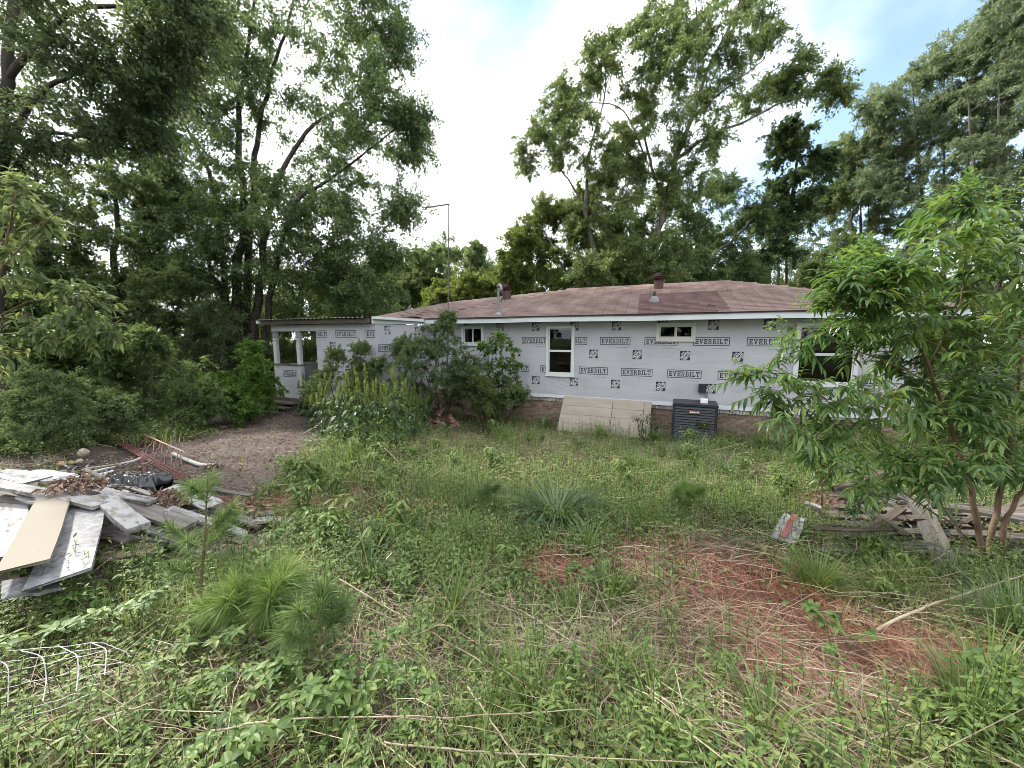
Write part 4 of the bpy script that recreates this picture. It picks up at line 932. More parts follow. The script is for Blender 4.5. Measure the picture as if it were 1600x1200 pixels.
# leaning oak behind the roof
Y = 16.5; b = gbase(1005, Y)
OAKC = grow('oak_tree', 'tall leaning oak with gappy crown rising behind the main roof', 'tree', b,
     [stem_from(b, Y, .36, (1018, 430, .30), (1036, 330, .25), (1052, 262, .21), (1080, 185, .16), (1108, 105, .12), (1150, 20, .07), (1166, -40, .04)),
      stem_from(b + (-1.5, .4, 0), Y, .27, (945, 445, .22), (932, 400, .2), (918, 350, .17), (916, 290, .13), (925, 220, .08), (945, 150, .05), (945, 70, .03)),
      stm(Y + .3, (1040, 320, .13), (1015, 250, .10), (1002, 160, .07), (1010, 60, .04)),
      stm(Y, (1056, 250, .14), (1110, 212, .11), (1165, 190, .085), (1230, 157, .06), (1300, 150, .025)), stm(Y, (1085, 180, .11), (1140, 135, .07), (1195, 92, .03)),
      stm(Y, (918, 330, .09), (880, 270, .06), (850, 235, .035), (820, 262, .02)), stm(Y, (1100, 110, .07), (1090, 40, .04), (1085, -30, .025)), stm(Y, (1010, 250, .07), (970, 170, .05), (900, 160, .03))],
     lb([(945, 65, 22), (940, 98, 22), (885, 145, 17), (868, 182, 20), (845, 212, 17), (822, 248, 17), (865, 235, 26), (905, 205, 34), (900, 168, 20), (930, 125, 16), (990, 50, 24), (1008, 90, 26), (1050, 38, 30), (1090, 28, 36), (1130, 40, 38), (1180, 15, 24),
         (1060, 105, 38), (1020, 148, 36), (980, 170, 32), (1000, 218, 36), (1060, 185, 40), (1110, 148, 30), (1150, 100, 28), (1120, 220, 28), (1080, 250, 32), (1172, 155, 22), (1220, 130, 26), (1260, 128, 26), (1296, 130, 20), (1250, 100, 17), (1310, 150, 10), (930, 268, 30), (1040, 275, 34), (998, 275, 24), (1100, -30, 60), (1165, -40, 45), (1040, -20, 35), (1195, 60, 14), (935, 300, 34), (905, 340, 30), (930, 380, 36), (950, 250, 26), (1075, 300, 36), (1000, 310, 34), (970, 230, 26), (1030, 60, 30), (1090, 90, 34), (950, 425, 30, -1.0), (985, 385, 32, -1.0), (1035, 390, 34, -1.0), (1075, 405, 32, -1.0), (915, 425, 28, -1.0), (1020, 430, 26, -1.2), (965, 330, 30, -.8)], Y, n=8, seed=20),
     M['leaf_oak2'], M['bark'], 21, 135000, (.125, .055), clump=.6, twigs=9, tk=.52)
Y = 19
b = gbase(1060, Y)
grow('understory_tree', 'dense shady tree filling the space under the leaning oak', 'tree', b, [stem_from(b, Y, .2, (1062, 440, .14), (1075, 380, .09), (1090, 330, .05)), stem_from(b + (.5, 0, 0), Y, .2, (1100, 430, .13), (1150, 370, .09), (1210, 310, .05))],
     lb([(1000, 350, 40), (1050, 375, 45), (1100, 340, 42), (1130, 295, 34), (1110, 400, 42), (1150, 375, 38), (1000, 420, 30), (1060, 425, 32), (1180, 330, 24), (1150, 430, 30), (960, 390, 36), (1050, 320, 30), (1000, 390, 40), (1100, 440, 40), (1180, 410, 34), (1050, 440, 36)], Y, n=12, seed=22), M['leaf_oak'], M['bark'], 23, 80000, (.13, .06), clump=.7, tk=.6)
Y = 18; b = gbase(880, Y)
grow('understory_tree', 'sunlit yellow green tree above the roof between its two turbine vents', 'tree', b, [stem_from(b, Y, .14, (882, 445, .1), (870, 400, .07), (850, 360, .04)), stem_from(b + (.5, 0, 0), Y, .14, (930, 430, .09), (940, 380, .06))],
     lb([(832, 355, 30), (812, 400, 30), (850, 415, 38), (890, 430, 38), (930, 425, 34), (800, 432, 24), (860, 330, 24), (900, 380, 40), (940, 345, 36), (815, 375, 24), (880, 345, 34), (840, 385, 34), (910, 320, 30), (790, 425, 16), (960, 370, 34), (830, 440, 26), (960, 430, 26), (870, 455, 34), (920, 455, 30), (980, 445, 24)], Y, n=11, seed=24), M['leaf_light'], M['bark_pale'], 25, 95000, (.125, .06), clump=.6, tk=.7)
# ivy grown tree right of the oak
Y = 19; b = gbase(1190, Y)
grow('ivy_tree', 'very dark ivy clad tree with ragged clumps below the reaching oak bough', 'tree', b, [stem_from(b, Y, .2, (1195, 440, .15), (1215, 370, .13), (1238, 300, .1), (1245, 230, .06), (1228, 190, .04))],
     lb([(1238, 240, 24), (1222, 200, 17), (1255, 290, 28), (1250, 330, 30), (1212, 290, 16), (1235, 372, 28), (1278, 265, 20), (1225, 330, 20), (1200, 400, 22), (1290, 240, 10), (1240, 215, 18)], Y, n=7, seed=26), M['leaf_ivy'], M['bark_dark'], 27, 34000, (.13, .075), clump=.55, tk=.7)
# trees on the right
for k, (tx, Y, L, lm, nl, wd) in enumerate((
        (1475, 21, [(1400, 200, 45), (1440, 140, 50), (1480, 100, 42), (1395, 260, 45), (1450, 220, 60), (1505, 170, 60), (1380, 290, 30), (1520, 250, 60), (1460, 300, 55), (1420, 330, 50), (1500, 340, 55), (1375, 170, 18), (1470, 400, 60), (1530, 90, 45)], 'leaf_grey', 100000, 'bark'),
        (1560, 18, [(1560, 60, 50), (1600, 90, 60), (1620, 190, 75), (1570, 300, 60), (1590, 380, 60), (1610, 10, 60), (1660, 100, 80), (1570, 170, 45), (1640, 300, 80), (1590, 240, 50)], 'leaf_grey', 80000, 'bark'),
        (1345, 23, [(1312, 250, 26), (1340, 245, 32), (1330, 315, 45), (1292, 310, 22), (1370, 350, 45), (1312, 385, 36), (1350, 415, 45), (1405, 415, 45), (1360, 290, 36), (1280, 420, 30)], 'leaf_mid', 60000, 'bark'),
        (1215, 27, [(1200, 395, 34), (1165, 415, 28), (1240, 405, 34), (1278, 425, 28), (1192, 352, 20), (1250, 440, 30), (1310, 440, 30), (1140, 440, 26), (1225, 360, 18)], 'leaf_mid', 40000, 'bark'))):
    b = gbase(tx, Y); sp = 25 if k < 2 else 12
    grow('tall_tree', ('tall grey green tree with several upright stems behind the peach tree', 'tall pale leaved tree at the very edge behind the peach tree', 'rounded mid green tree between the ivy clad tree and the tall grey green tree', 'lower light tree beyond the roof end, under the ivy clad tree')[k], 'tree', b,
         [stem_from(b + (dx / 25, 0, 0), Y, .2, (tx + dx, 460, .16), (tx + dx * 1.2, 350, .12), (tx + dx * 1.6, 240, .08) if k < 2 else (tx + dx, 330, .05), (tx + dx * 2, 130, .04) if k < 2 else (tx + dx, 300, .03)) for dx in (-sp, 0, sp)],
         lb(L, Y, n=13, seed=30 + k), M[lm], M[wd], 31 + k, nl, (.15, .062), clump=.85, tk=.55)
# trees beyond the roof in the middle
for k, (tx, Y, L, lm, nl, lab) in enumerate((
        (650, 30, [(640, 405, 28), (670, 410, 26), (615, 440, 26), (650, 445, 30), (690, 440, 26), (640, 470, 30)], 'leaf_mid', 30000, 'hazy round tree beyond the antenna mast and the wing roof'),
        (595, 26, [(595, 445, 26), (575, 460, 26), (612, 465, 26), (590, 425, 18), (560, 470, 20)], 'leaf_oak', 26000, 'dark rounded tree above the corner of the porch wing'),
        (745, 32, [(744, 392, 8), (744, 405, 13), (742, 420, 18), (745, 438, 24), (742, 455, 28)], 'leaf_mid', 22000, 'pointed conifer beyond the roof just past the antenna mast'),
        (735, 21, [(700, 458, 20), (735, 448, 22), (768, 452, 20), (685, 474, 16), (750, 470, 20), (715, 475, 20)], 'leaf_light', 26000, 'low yellow green dogwood peeping over the far roof slope'))):
    b = gbase(tx, Y)
    grow('far_tree', lab, 'tree', b, [stem_from(b, Y, .14, (tx, 480, .1), (tx, 440, .06), (tx, 405, .02))], lb(L, Y, n=14, seed=40 + k, flat=.8), M[lm], M['bark'], 41 + k, int(nl * 1.6), (.16, .075), clump=.85)
# wood all round: copies of two trees
def wood_ring():
    pr = []
    for k in range(3):
        rng = np.random.default_rng(60 + k); L = []
        for i in range(15):
            z = rng.uniform(1.6, 9.0); rr = 2.6 * (1 - abs(z - 4.6) / 7.0); a = rng.uniform(0, 6.28); L.append(((math.cos(a) * rr * .6, math.sin(a) * rr * .6, z), (1.3, 1.3, 1.0), 6))
        o = grow('woodland_tree', 'leafy woodland tree in the belt of trees around the yard', 'tree', (0, 0, 0), [[(0, 0, -.2, .2), (.1, 0, 3, .15), (-.1, .1, 6, .09), (0, 0, 9, .03)]], L, M[('leaf_mid', 'leaf_oak', 'leaf_grey')[k]], M['bark'], 61 + k, 26000, (.19, .085), clump=.9, group='woodland trees around the yard')
        pr.append(o)
    rng = random.Random(9); first = [True] * 3; i = 0
    spots = []
    for px in range(-60, 640, 55): spots.append((px, rng.uniform(24, 34), rng.uniform(.55, .8)))
    for px in range(1120, 1720, 55): spots.append((px, rng.uniform(28, 38), rng.uniform(.7, 1.0)))
    for px in range(540, 1120, 55): spots.append((px, rng.uniform(34, 42), rng.uniform(.95, 1.2)))
    for px, Y, s in spots:
        k = i % 3; c = gbase(px, Y); lo = (c[0], c[1], c[2])
        if first[k]: pr[k].location = lo; pr[k].scale = (s,) * 3; first[k] = False
        else: dup(pr[k], lo, rng.uniform(0, 6.28), s, group='woodland trees around the yard')
        i += 1
    # the same wood to both sides of and behind the photographer's spot
    for a in range(0, 16):
        if a < 7: dup(pr[a % 3], (-13.5 + a * 4.4, -17 - (a % 2) * 2.5, gz(0, -13)), a * 1.3, 1.15)
        x = rng.uniform(15, 26) * (1 if a % 2 else -1); y = -14 + a * 1.9; dup(pr[a % 3], (x * 1.1, y, gz(x, y)), rng.uniform(0, 6), rng.uniform(.9, 1.2))
wood_ring()

# ------------------------------------------------------------------ shrubs and saplings
def shrub(label, px, Y, L, lm, nl, LW, clump=.25, seed=0, n=7, name='shrub', bark='bark_dark', cat='shrub', kind='card', nst=5, zs=.8, droop=.25, pyb=640, br_k=.8, group=None, flat=.9, stems=None, tw=7):
    b = gbase(px, Y, pyb); rng = np.random.default_rng(seed + 500); lob = lb(L, Y, n=n, seed=seed, flat=flat); st = stems or []
    if not stems:
        for i in range(nst):
            c = lob[rng.integers(len(lob))][0]; m = b * .5 + c * .5 + rng.normal(0, .05, 3); a = b + np.array([rng.normal(0, .1), rng.normal(0, .1), -.05])
            st.append([(*a, .022), (*m, .014), (*c, .006)])
    return grow(name, label, cat, b, st, lob, M[lm], M[bark], seed + 70, nl, LW, clump=clump, twigs=tw, zs=zs, droop=droop, sides=6, kind=kind, twig_r=.0017, br_k=br_k * .7, jit=.02, group=group)
shrub('broad dark bush of small leaves left of the dirt patch, tallest in the row', 240, 9.4, [(190, 595, 48), (245, 570, 46), (300, 595, 42), (215, 640, 46), (270, 640, 42), (235, 545, 22), (310, 640, 30), (225, 525, 12), (170, 640, 36), (330, 620, 26)], 'leaf_shrub', 34000, (.075, .032), seed=1, n=15)
shrub('fresh green bush beside the porch steps', 385, 10.6, [(385, 595, 38), (358, 620, 30), (412, 615, 28), (392, 565, 18), (340, 600, 20), (380, 630, 30), (395, 545, 10)], 'leaf_bright', 17000, (.09, .045), seed=2, n=14)
shrub('feathery green bush at the picture edge above the board pile', 60, 7.2, [(30, 640, 60), (95, 655, 50), (30, 700, 42), (135, 670, 34), (80, 690, 36), (60, 600, 34), (-40, 660, 70), (170, 640, 25)], 'leaf_feather', 48000, (.06, .022), seed=3, n=16, clump=.3, pyb=690)
shrub('large leafed dark shrub behind the feathery bush', 90, 9.5, [(60, 535, 50), (135, 530, 42), (20, 570, 45), (175, 560, 34), (100, 580, 45), (-30, 540, 50), (50, 490, 34)], 'leaf_shrub', 16000, (.15, .075), seed=4, n=12, clump=.4)
shrub('bush with pale hanging twigs between the feathery bush and the dirt patch', 185, 8.3, [(180, 660, 30), (215, 668, 24), (150, 690, 24), (195, 640, 20), (240, 672, 16)], 'leaf_feather', 14000, (.05, .02), seed=5, n=14, clump=.22, pyb=700)
shrub('yellow green grassy bush at the edge of the dirt patch', 130, 8.8, [(150, 620, 24), (190, 625, 20), (120, 640, 20)], 'leaf_light', 2600, (.06, .02), seed=15, n=9, clump=.2)
shrub('deep green thicket in the shade behind the broad dark bush', 260, 14.5, [(160, 540, 50), (230, 530, 50), (300, 535, 50), (360, 545, 45), (200, 580, 50), (280, 585, 50), (350, 590, 45), (400, 560, 30), (120, 560, 50), (330, 500, 34)], 'leaf_dark', 42000, (.11, .05), seed=16, n=15, clump=.6, nst=9, name='thicket')
shrub('dark thicket at the picture edge behind the large leafed shrub', 20, 13.5, [(-60, 540, 60), (20, 530, 60), (90, 540, 55), (-20, 590, 60), (60, 590, 60), (120, 590, 50), (-120, 560, 70)], 'leaf_dark', 30000, (.11, .05), seed=17, n=15, clump=.6, nst=8, name='thicket')
shrub('green thicket beyond the house corner behind the peach tree', 1530, 16, [(1440, 560, 34), (1490, 540, 45), (1540, 550, 45), (1600, 540, 50), (1660, 550, 50), (1570, 500, 50), (1500, 495, 40), (1450, 520, 34), (1630, 490, 50)], 'leaf_mid', 40000, (.12, .055), seed=18, n=14, clump=.6, nst=9, name='thicket')
shrub('bushes seen through the porch opening behind the wing', 455, 17.5, [(430, 555, 34), (460, 540, 34), (490, 550, 34), (445, 580, 34), (480, 585, 34), (410, 570, 30)], 'leaf_shrub', 24000, (.10, .045), seed=19, n=14, clump=.5, nst=8, name='thicket')
# sapling with big bright leaves
Y = 4.6; b = gbase(-60, Y, 800)
grow('sapling', 'sapling with large soft green leaves at the picture edge under the overhanging oak', 'sapling', b,
     [stem_from(b, Y, .022, (-40, 640, .018), (-10, 480, .014), (10, 380, .01), (25, 300, .006)), stm(Y, (-15, 500, .01), (50, 470, .007), (110, 470, .004)), stm(Y, (0, 420, .009), (50, 370, .006), (90, 330, .004))],
     lb([(15, 285, 22), (50, 315, 20), (15, 350, 30), (70, 345, 16), (20, 420, 30), (70, 455, 30), (115, 490, 22), (40, 500, 32), (140, 465, 12), (-20, 380, 36), (10, 540, 30), (165, 510, 10), (90, 520, 22)], Y, n=4, seed=7),
     M['leaf_mid'], M['stem'], 71, 1900, (.10, .040), clump=.2, twigs=6, sides=6, kind='oval', twig_r=.003, br_k=.5, zs=.5)
# bushes against the house
Y = 11.0
shrub('big feathery grey green bush in the corner between wing and main wall', 685, Y, [(640, 575, 38), (690, 565, 42), (665, 605, 46), (715, 595, 36), (688, 528, 24), (650, 535, 24), (735, 600, 20), (715, 615, 26), (635, 610, 28), (700, 500, 10), (730, 570, 20), (625, 545, 14), (655, 630, 20)], 'leaf_feather', 60000, (.058, .024), seed=8, n=17, clump=.27, nst=9)
b = gbase(785, 11.3, 640)
grow('sapling', 'young broad leafed sapling standing in front of the wrapped wall by the narrow window', 'sapling', b, [stem_from(b, 11.3, .022, (786, 600, .018), (784, 560, .013), (783, 515, .005))],
     lb([(783, 525, 9), (798, 543, 13), (772, 543, 11), (790, 562, 16), (765, 572, 9), (802, 575, 12), (780, 590, 12), (758, 540, 6)], 11.3, n=5, seed=9), M['leaf_bright'], M['stem'], 72, 900, (.13, .08), clump=.17, twigs=5, sides=6, twig_r=.003, br_k=.5)
shrub('vine tangle climbing the brick skirt under the wall sapling', 785, 11.1, [(770, 608, 22), (800, 605, 19), (755, 628, 18), (790, 628, 22), (812, 618, 12), (745, 600, 14), (762, 640, 16)], 'leaf_shrub', 8000, (.08, .045), seed=10, n=12, clump=.22)
shrub('pale leafed vine hanging over the bush in the wall corner', 758, 10.5, [(745, 590, 14), (760, 610, 14), (748, 632, 14), (765, 640, 12)], 'leaf_light', 900, (.075, .04), seed=11, n=7, clump=.15)
shrub('loose light green bush in front of the wing wall', 530, 10.6, [(512, 580, 20), (555, 572, 20), (540, 600, 26), (500, 605, 20), (575, 595, 20), (525, 555, 10), (563, 545, 8), (590, 570, 14)], 'leaf_shrub', 15000, (.065, .03), seed=12, n=13, clump=.24, nst=8)
shrub('small leafy weed in front of the siding sheet', 1005, 9.1, [(995, 650, 7), (1005, 660, 9), (1015, 652, 7), (1030, 668, 9), (1010, 672, 9)], 'leaf_weed', 500, (.06, .022), seed=13, n=5, clump=.1, name='weed', cat='weed', nst=4, pyb=680)
shrub('pale leafy weed climbing up against the air conditioner', 1103, 9.0, [(1100, 662, 7), (1108, 672, 9), (1098, 680, 8), (1116, 682, 8)], 'leaf_light', 420, (.07, .04), seed=14, n=5, clump=.1, name='weed', cat='weed', nst=3, pyb=690)

# tall flowering weeds by the wing
def tall_weeds():
    pr = []
    for k in range(3):
        rng = np.random.default_rng(80 + k); t = thing('tall_weed', 'tall weed with broad drooping leaves and yellow green flower spikes', 'weed', (0, 0, 0), 0, 'tall flowering weeds in front of the wing')
        h = 1.25; w = Geo(); lf = Geo(); sp = Geo(); tips = []
        main = catmull([(0, 0, -.03), (.02, .01, .5), (-.02, .0, 1.0), (.0, .02, h)], 10); tubes(w, main, np.linspace(.012, .005, 10)[None], 6); tips.append(main[-1])
        for i in range(8):
            z = rng.uniform(.35, .9); a = rng.uniform(0, 6.28); l = rng.uniform(.25, .4); s = np.array([0, 0, z]); e = s + np.array([math.cos(a) * l * .6, math.sin(a) * l * .6, l]); q = catmull([s, s * .5 + e * .5 + (0, 0, -.03), e], 6); tubes(w, q, np.linspace(.006, .003, 6)[None], 5); tips.append(e)
        n = 95; z = rng.uniform(.05, 1.05, n); a = rng.uniform(0, 6.28, n); rr = rng.uniform(.0, .26, n) * (z > .15)
        P = np.stack([np.cos(a) * rr, np.sin(a) * rr, z], 1); D = np.stack([np.cos(a), np.sin(a), rng.uniform(-.5, .35, n)], 1)
        s = rng.uniform(.6, 1.2, n) * (1.15 - z * .5); strips(lf, P, D, np.tile([0, 0, 1.], (n, 1)) + rdir(rng, n) * .3, .19 * s, .088 * s, 4, rng.uniform(.2, .8, n), 'oval', .14)
        for e in tips:
            for j in range(2):
                l = rng.uniform(.15, .32); d = unit(np.array([rng.normal(0, .16), rng.normal(0, .16), 1])); m = 110; u = rng.random(m)
                p = e + d * (u * l)[:, None] - (0, 0, .04) + rng.normal(0, .006, (m, 3)); cards(sp, p, unit(rdir(rng, m) + d * .8), rdir(rng, m), .042 * (1.15 - u * .7), .017)
        w.build('stem', M['green_stem'], t); lf.build('foliage', M['leaf_weed'], t); sp.build('flower_spike', M['spike'], t); pr.append(t)
    rng = random.Random(4); sps = [(490, 668), (505, 690), (520, 672), (535, 692), (548, 676), (562, 694), (575, 680), (590, 696), (603, 682), (618, 694), (632, 684), (648, 690), (660, 676), (478, 650), (585, 668), (555, 662)]
    for i, (px, py) in enumerate(sps):
        c = P3(px, py); lo = (c[0], c[1], c[2] - .02); s = rng.uniform(.85, 1.15) * (.8 if px > 640 or px < 495 else 1)
        if i < 3: pr[i].location = lo; pr[i].scale = (s,) * 3; pr[i].rotation_euler = (0, 0, i)
        else: dup(pr[i % 3], lo, rng.uniform(0, 6.28), s)
tall_weeds()

def leafy_weeds():
    pr = []
    for k in range(3):
        rng = np.random.default_rng(180 + k); t = thing('leafy_weed', 'bushy fresh green weed with pointed leaves among the yard grass', 'weed', (0, 0, 0), 0, 'bushy green weeds in the yard'); w = Geo(); lf = Geo()
        for i in range(6):
            a = rng.uniform(0, 6.28); l = rng.uniform(.05, .24); e = np.array([math.cos(a) * l, math.sin(a) * l, rng.uniform(.28, .58)]); q = catmull([(0, 0, -.03), e * .5 + (0, 0, .06), e], 8); tubes(w, q, np.linspace(.005, .002, 8)[None], 5)
            n = 26; f = rng.uniform(.15, 1, n) * 6.99; j = f.astype(int); P = q[j] + (q[j + 1] - q[j]) * (f - j)[:, None]; aa = rng.uniform(0, 6.28, n); D = np.stack([np.cos(aa), np.sin(aa), rng.uniform(-.2, .6, n)], 1); s = rng.uniform(.55, 1.2, n)
            strips(lf, P, D, np.tile([0, 0, 1.], (n, 1)) + rdir(rng, n) * .35, (.10 + .02 * k) * s, (.040 - .006 * k) * s, 4, rng.uniform(.1, .8, n), 'oval', .12)
        w.build('stem', M['green_stem'], t); lf.build('foliage', M['clover' if k == 1 else 'herb'], t); pr.append(t)
    rng = random.Random(14); i = 0
    for (x0, x1, y0, y1, n) in ((440, 660, 695, 775, 22), (640, 860, 665, 740, 12), (900, 1230, 690, 800, 14), (420, 640, 800, 960, 14), (640, 900, 850, 960, 4), (1220, 1420, 700, 770, 8), (280, 480, 980, 1170, 9), (700, 1180, 1060, 1170, 3), (1420, 1600, 1020, 1170, 8), (40, 250, 560, 700, 4), (1290, 1580, 880, 960, 6)):
        for _ in range(n):
            c = P3(rng.uniform(x0, x1), rng.uniform(y0, y1))
            if field(BARE, c[0], c[1]) > .32 or field(RED, c[0], c[1]) > .5 or in_house(c[:1], c[1:2])[0]: continue
            lo = (c[0], c[1], c[2] - .01); s = rng.uniform(.45, 1.1) * (.58 if c[1] < 3.2 else .95)
            if i < 3: pr[i].location = lo; pr[i].scale = (s,) * 3
            else: dup(pr[i % 3], lo, rng.uniform(0, 6.28), s)
            i += 1
def in_house(x, y):
    v = np.stack([x, y], -1) - P0[:2]; t = v @ DV[:2]; s = v @ NV[:2]
    return (s < .08) & (t > -12.7) | (s < 2.65) & (t > -12.7) & (t < -8.1)
leafy_weeds()
# peach tree
def peach():
    b = P3(1547, 888); Y = b[1]; print('peach base', b)
    L = [(1490, 350, 38), (1540, 352, 40), (1590, 370, 45), (1440, 392, 40), (1400, 425, 34), (1500, 415, 50), (1560, 440, 55), (1335, 470, 22), (1385, 475, 38), (1440, 470, 44), (1605, 500, 55), (1300, 520, 20), (1250, 525, 15), (1275, 538, 18), (1330, 548, 24), (1390, 560, 28),
         (1218, 578, 18), (1188, 590, 15), (1250, 600, 27), (1300, 618, 28), (1222, 628, 28), (1285, 655, 32), (1345, 635, 30), (1400, 640, 32), (1465, 600, 30), (1380, 700, 36), (1300, 705, 32), (1450, 680, 34), (1525, 600, 40), (1560, 540, 44), (1600, 640, 45), (1240, 672, 22), (1540, 695, 34), (1500, 535, 36), (1500, 322, 14), (1370, 430, 18), (1350, 760, 20), (1600, 740, 30), (1320, 440, 12), (1345, 400, 18), (1300, 475, 14), (1420, 540, 30), (1360, 600, 30), (1480, 640, 30), (1410, 590, 26), (1560, 610, 40), (1600, 580, 40), (1590, 440, 45), (1440, 740, 26), (1200, 612, 16), (1400, 465, 34), (1450, 500, 38), (1350, 450, 24), (1480, 450, 38), (1410, 500, 30), (1345, 495, 20), (1430, 430, 34), (1520, 640, 34), (1540, 660, 34), (1580, 690, 36), (1330, 660, 26), (1260, 640, 24), (1360, 740, 26), (1420, 720, 30), (1490, 720, 26)]
    rng = np.random.default_rng(5)
    st = [stem_from(b, Y, .05, (1525, 800, .042), (1508, 735, .036), (1480, 650, .030), (1452, 575, .024), (1440, 520, .018), (1425, 470, .012), (1410, 420, .007)),
          stem_from(b + (.06, .05, 0), Y + .1, .05, (1556, 800, .042), (1575, 720, .034), (1588, 620, .027), (1598, 520, .02), (1590, 430, .012), (1560, 360, .006)),
          stem_from(b + (.05, -.06, 0), Y - .1, .04, (1570, 820, .034), (1600, 760, .03), (1650, 640, .02), (1660, 520, .012)),
          stem_from(b + (-.06, 0, 0), Y + .1, .03, (1490, 815, .024), (1430, 755, .019, .1), (1375, 705, .015, .2), (1310, 640, .011, .25), (1250, 598, .008, .3), (1192, 588, .004, .3)),
          stm(Y, (1470, 605, .016), (1400, 572, .012), (1350, 552, .009), (1290, 530, .005)), stm(Y, (1450, 570, .014), (1500, 470, .01), (1505, 380, .006), (1495, 325, .003)),
          stem_from(b + (-.02, .08, 0), Y + .2, .026, (1500, 830, .02), (1440, 790, .015, .1), (1400, 760, .01, .2), (1340, 720, .006, .3))]
    lob = lb([(a, b_, r, 0 if False else rng.uniform(-.3, .3), (3 if b_ > 515 else 6) if a < 1410 else 7) for a, b_, r in L], Y, seed=50, sy=1.3)
    for q in st:
        for i in range(len(q)): q[i] = (*q[i][:3], q[i][3] * .5)
    t = thing('peach_tree', 'leafy young peach tree with several stems growing out of the board pile', 'tree', tuple(b))
    # wood from grow with a token crown, then drooping leaves along its twigs
    rngl = np.random.default_rng(51); npos = []; nrad = []; wood = Geo()
    for s in st:
        q = catmull(np.asarray(s), 4 * len(s) + 4); q[1:-1, :3] += rngl.normal(0, .004, (len(q) - 2, 3)); tubes(wood, q[:, :3], q[None, :, 3], 9); npos.append(q[2:, :3]); nrad.append(q[2:, 3])
    npos = np.concatenate(npos); nrad = np.concatenate(nrad)
    cl = np.concatenate([np.asarray(c) + rdir(rngl, n) * rngl.random((n, 1)) ** .5 * np.asarray(r) for c, r, n in lob])
    d0 = np.array([np.min(np.linalg.norm(npos - c, axis=1)) for c in cl]); BP, BR = [], []; TW = []
    for i in np.argsort(d0):
        c = cl[i]; ds = np.linalg.norm(npos - c, axis=1) + .5 * np.maximum(0, npos[:, 2] - c[2]); k = int(np.argmin(ds)); a = npos[k]; ln = np.linalg.norm(c - a) + 1e-3
        m = a * .5 + c * .5 + rngl.normal(0, .06, 3) * ln + (0, 0, .10 * ln); u = np.linspace(0, 1, 7)[:, None]; q = a * (1 - u) ** 2 + 2 * m * u * (1 - u) + c * u * u
        r0 = min(nrad[k] * .7, .008 * ln + .003); R = np.linspace(r0, .002, 7); BP.append(q); BR.append(R); npos = np.concatenate([npos, q[2:]]); nrad = np.concatenate([nrad, R[2:]])
        dr = unit(q[-1] - q[-3])
        for j in range(3):
            d = unit(dr + rdir(rngl, 1)[0] * .8 + (0, 0, .35)); l = rngl.uniform(.12, .26); uu = np.linspace(0, 1, 5)[:, None]; TW.append(c + d * l * uu - np.array([0, 0, .12]) * l * uu ** 2)
    tubes(wood, np.array(BP), np.array(BR), 5); TW = np.array(TW); tubes(wood, TW, np.linspace(.0025, .001, 5)[None].repeat(len(TW), 0), 4)
    wood.build('trunk', M['stem'], t, origin=b, smooth=True)
    Q = 10; nT = len(TW); ti = np.repeat(np.arange(nT), Q); uu = np.tile(np.linspace(.08, 1, Q), nT) * 4; sg = np.minimum(uu.astype(int), 3); fr = (uu - sg)[:, None]
    P = TW[ti, sg] * (1 - fr) + TW[ti, sg + 1] * fr; dr = unit(TW[ti, -1] - TW[ti, 0]); N = len(P)
    side = unit(np.cross(dr, [0, 0, 1.])) * np.where(np.arange(N) % 2, 1, -1)[:, None]
    tip = np.tile(np.linspace(0, 1, Q), nT)[:, None]
    D = unit(side * (1 - .4 * tip) + dr * (.35 + .8 * tip) + rdir(rngl, N) * .35 + np.array([0, 0, -.12])); Nn = unit(np.array([0, 0, 1.]) + rdir(rngl, N) * .35)
    s = rngl.uniform(.65, 1.2, N) * (1.05 - .4 * tip[:, 0]); g = Geo(); strips(g, P, D, Nn, .115 * s, .033 * s, 4, rngl.uniform(.15, .75, N), 'lance', .2)
    g.build('crown', M['leaf_peach'], t, origin=b)
peach()
b = P3(1285, 800)
Yb = b[1]
grow('sapling', 'thin peach seedling with drooping leaves at the front edge of the brown board pile', 'sapling', b, [stem_from(b, Yb, .011, (1284, 770, .009), (1283, 720, .007), (1285, 660, .003))],
     lb([(1285, 665, 12), (1275, 690, 18), (1295, 700, 20), (1280, 720, 22), (1300, 730, 16), (1262, 715, 12)], Yb, n=5, seed=52), M['leaf_peach'], M['stem'], 53, 520, (.12, .028), clump=.11, twigs=4, sides=6, kind='lance', twig_r=.002, br_k=.4, droop=.6)

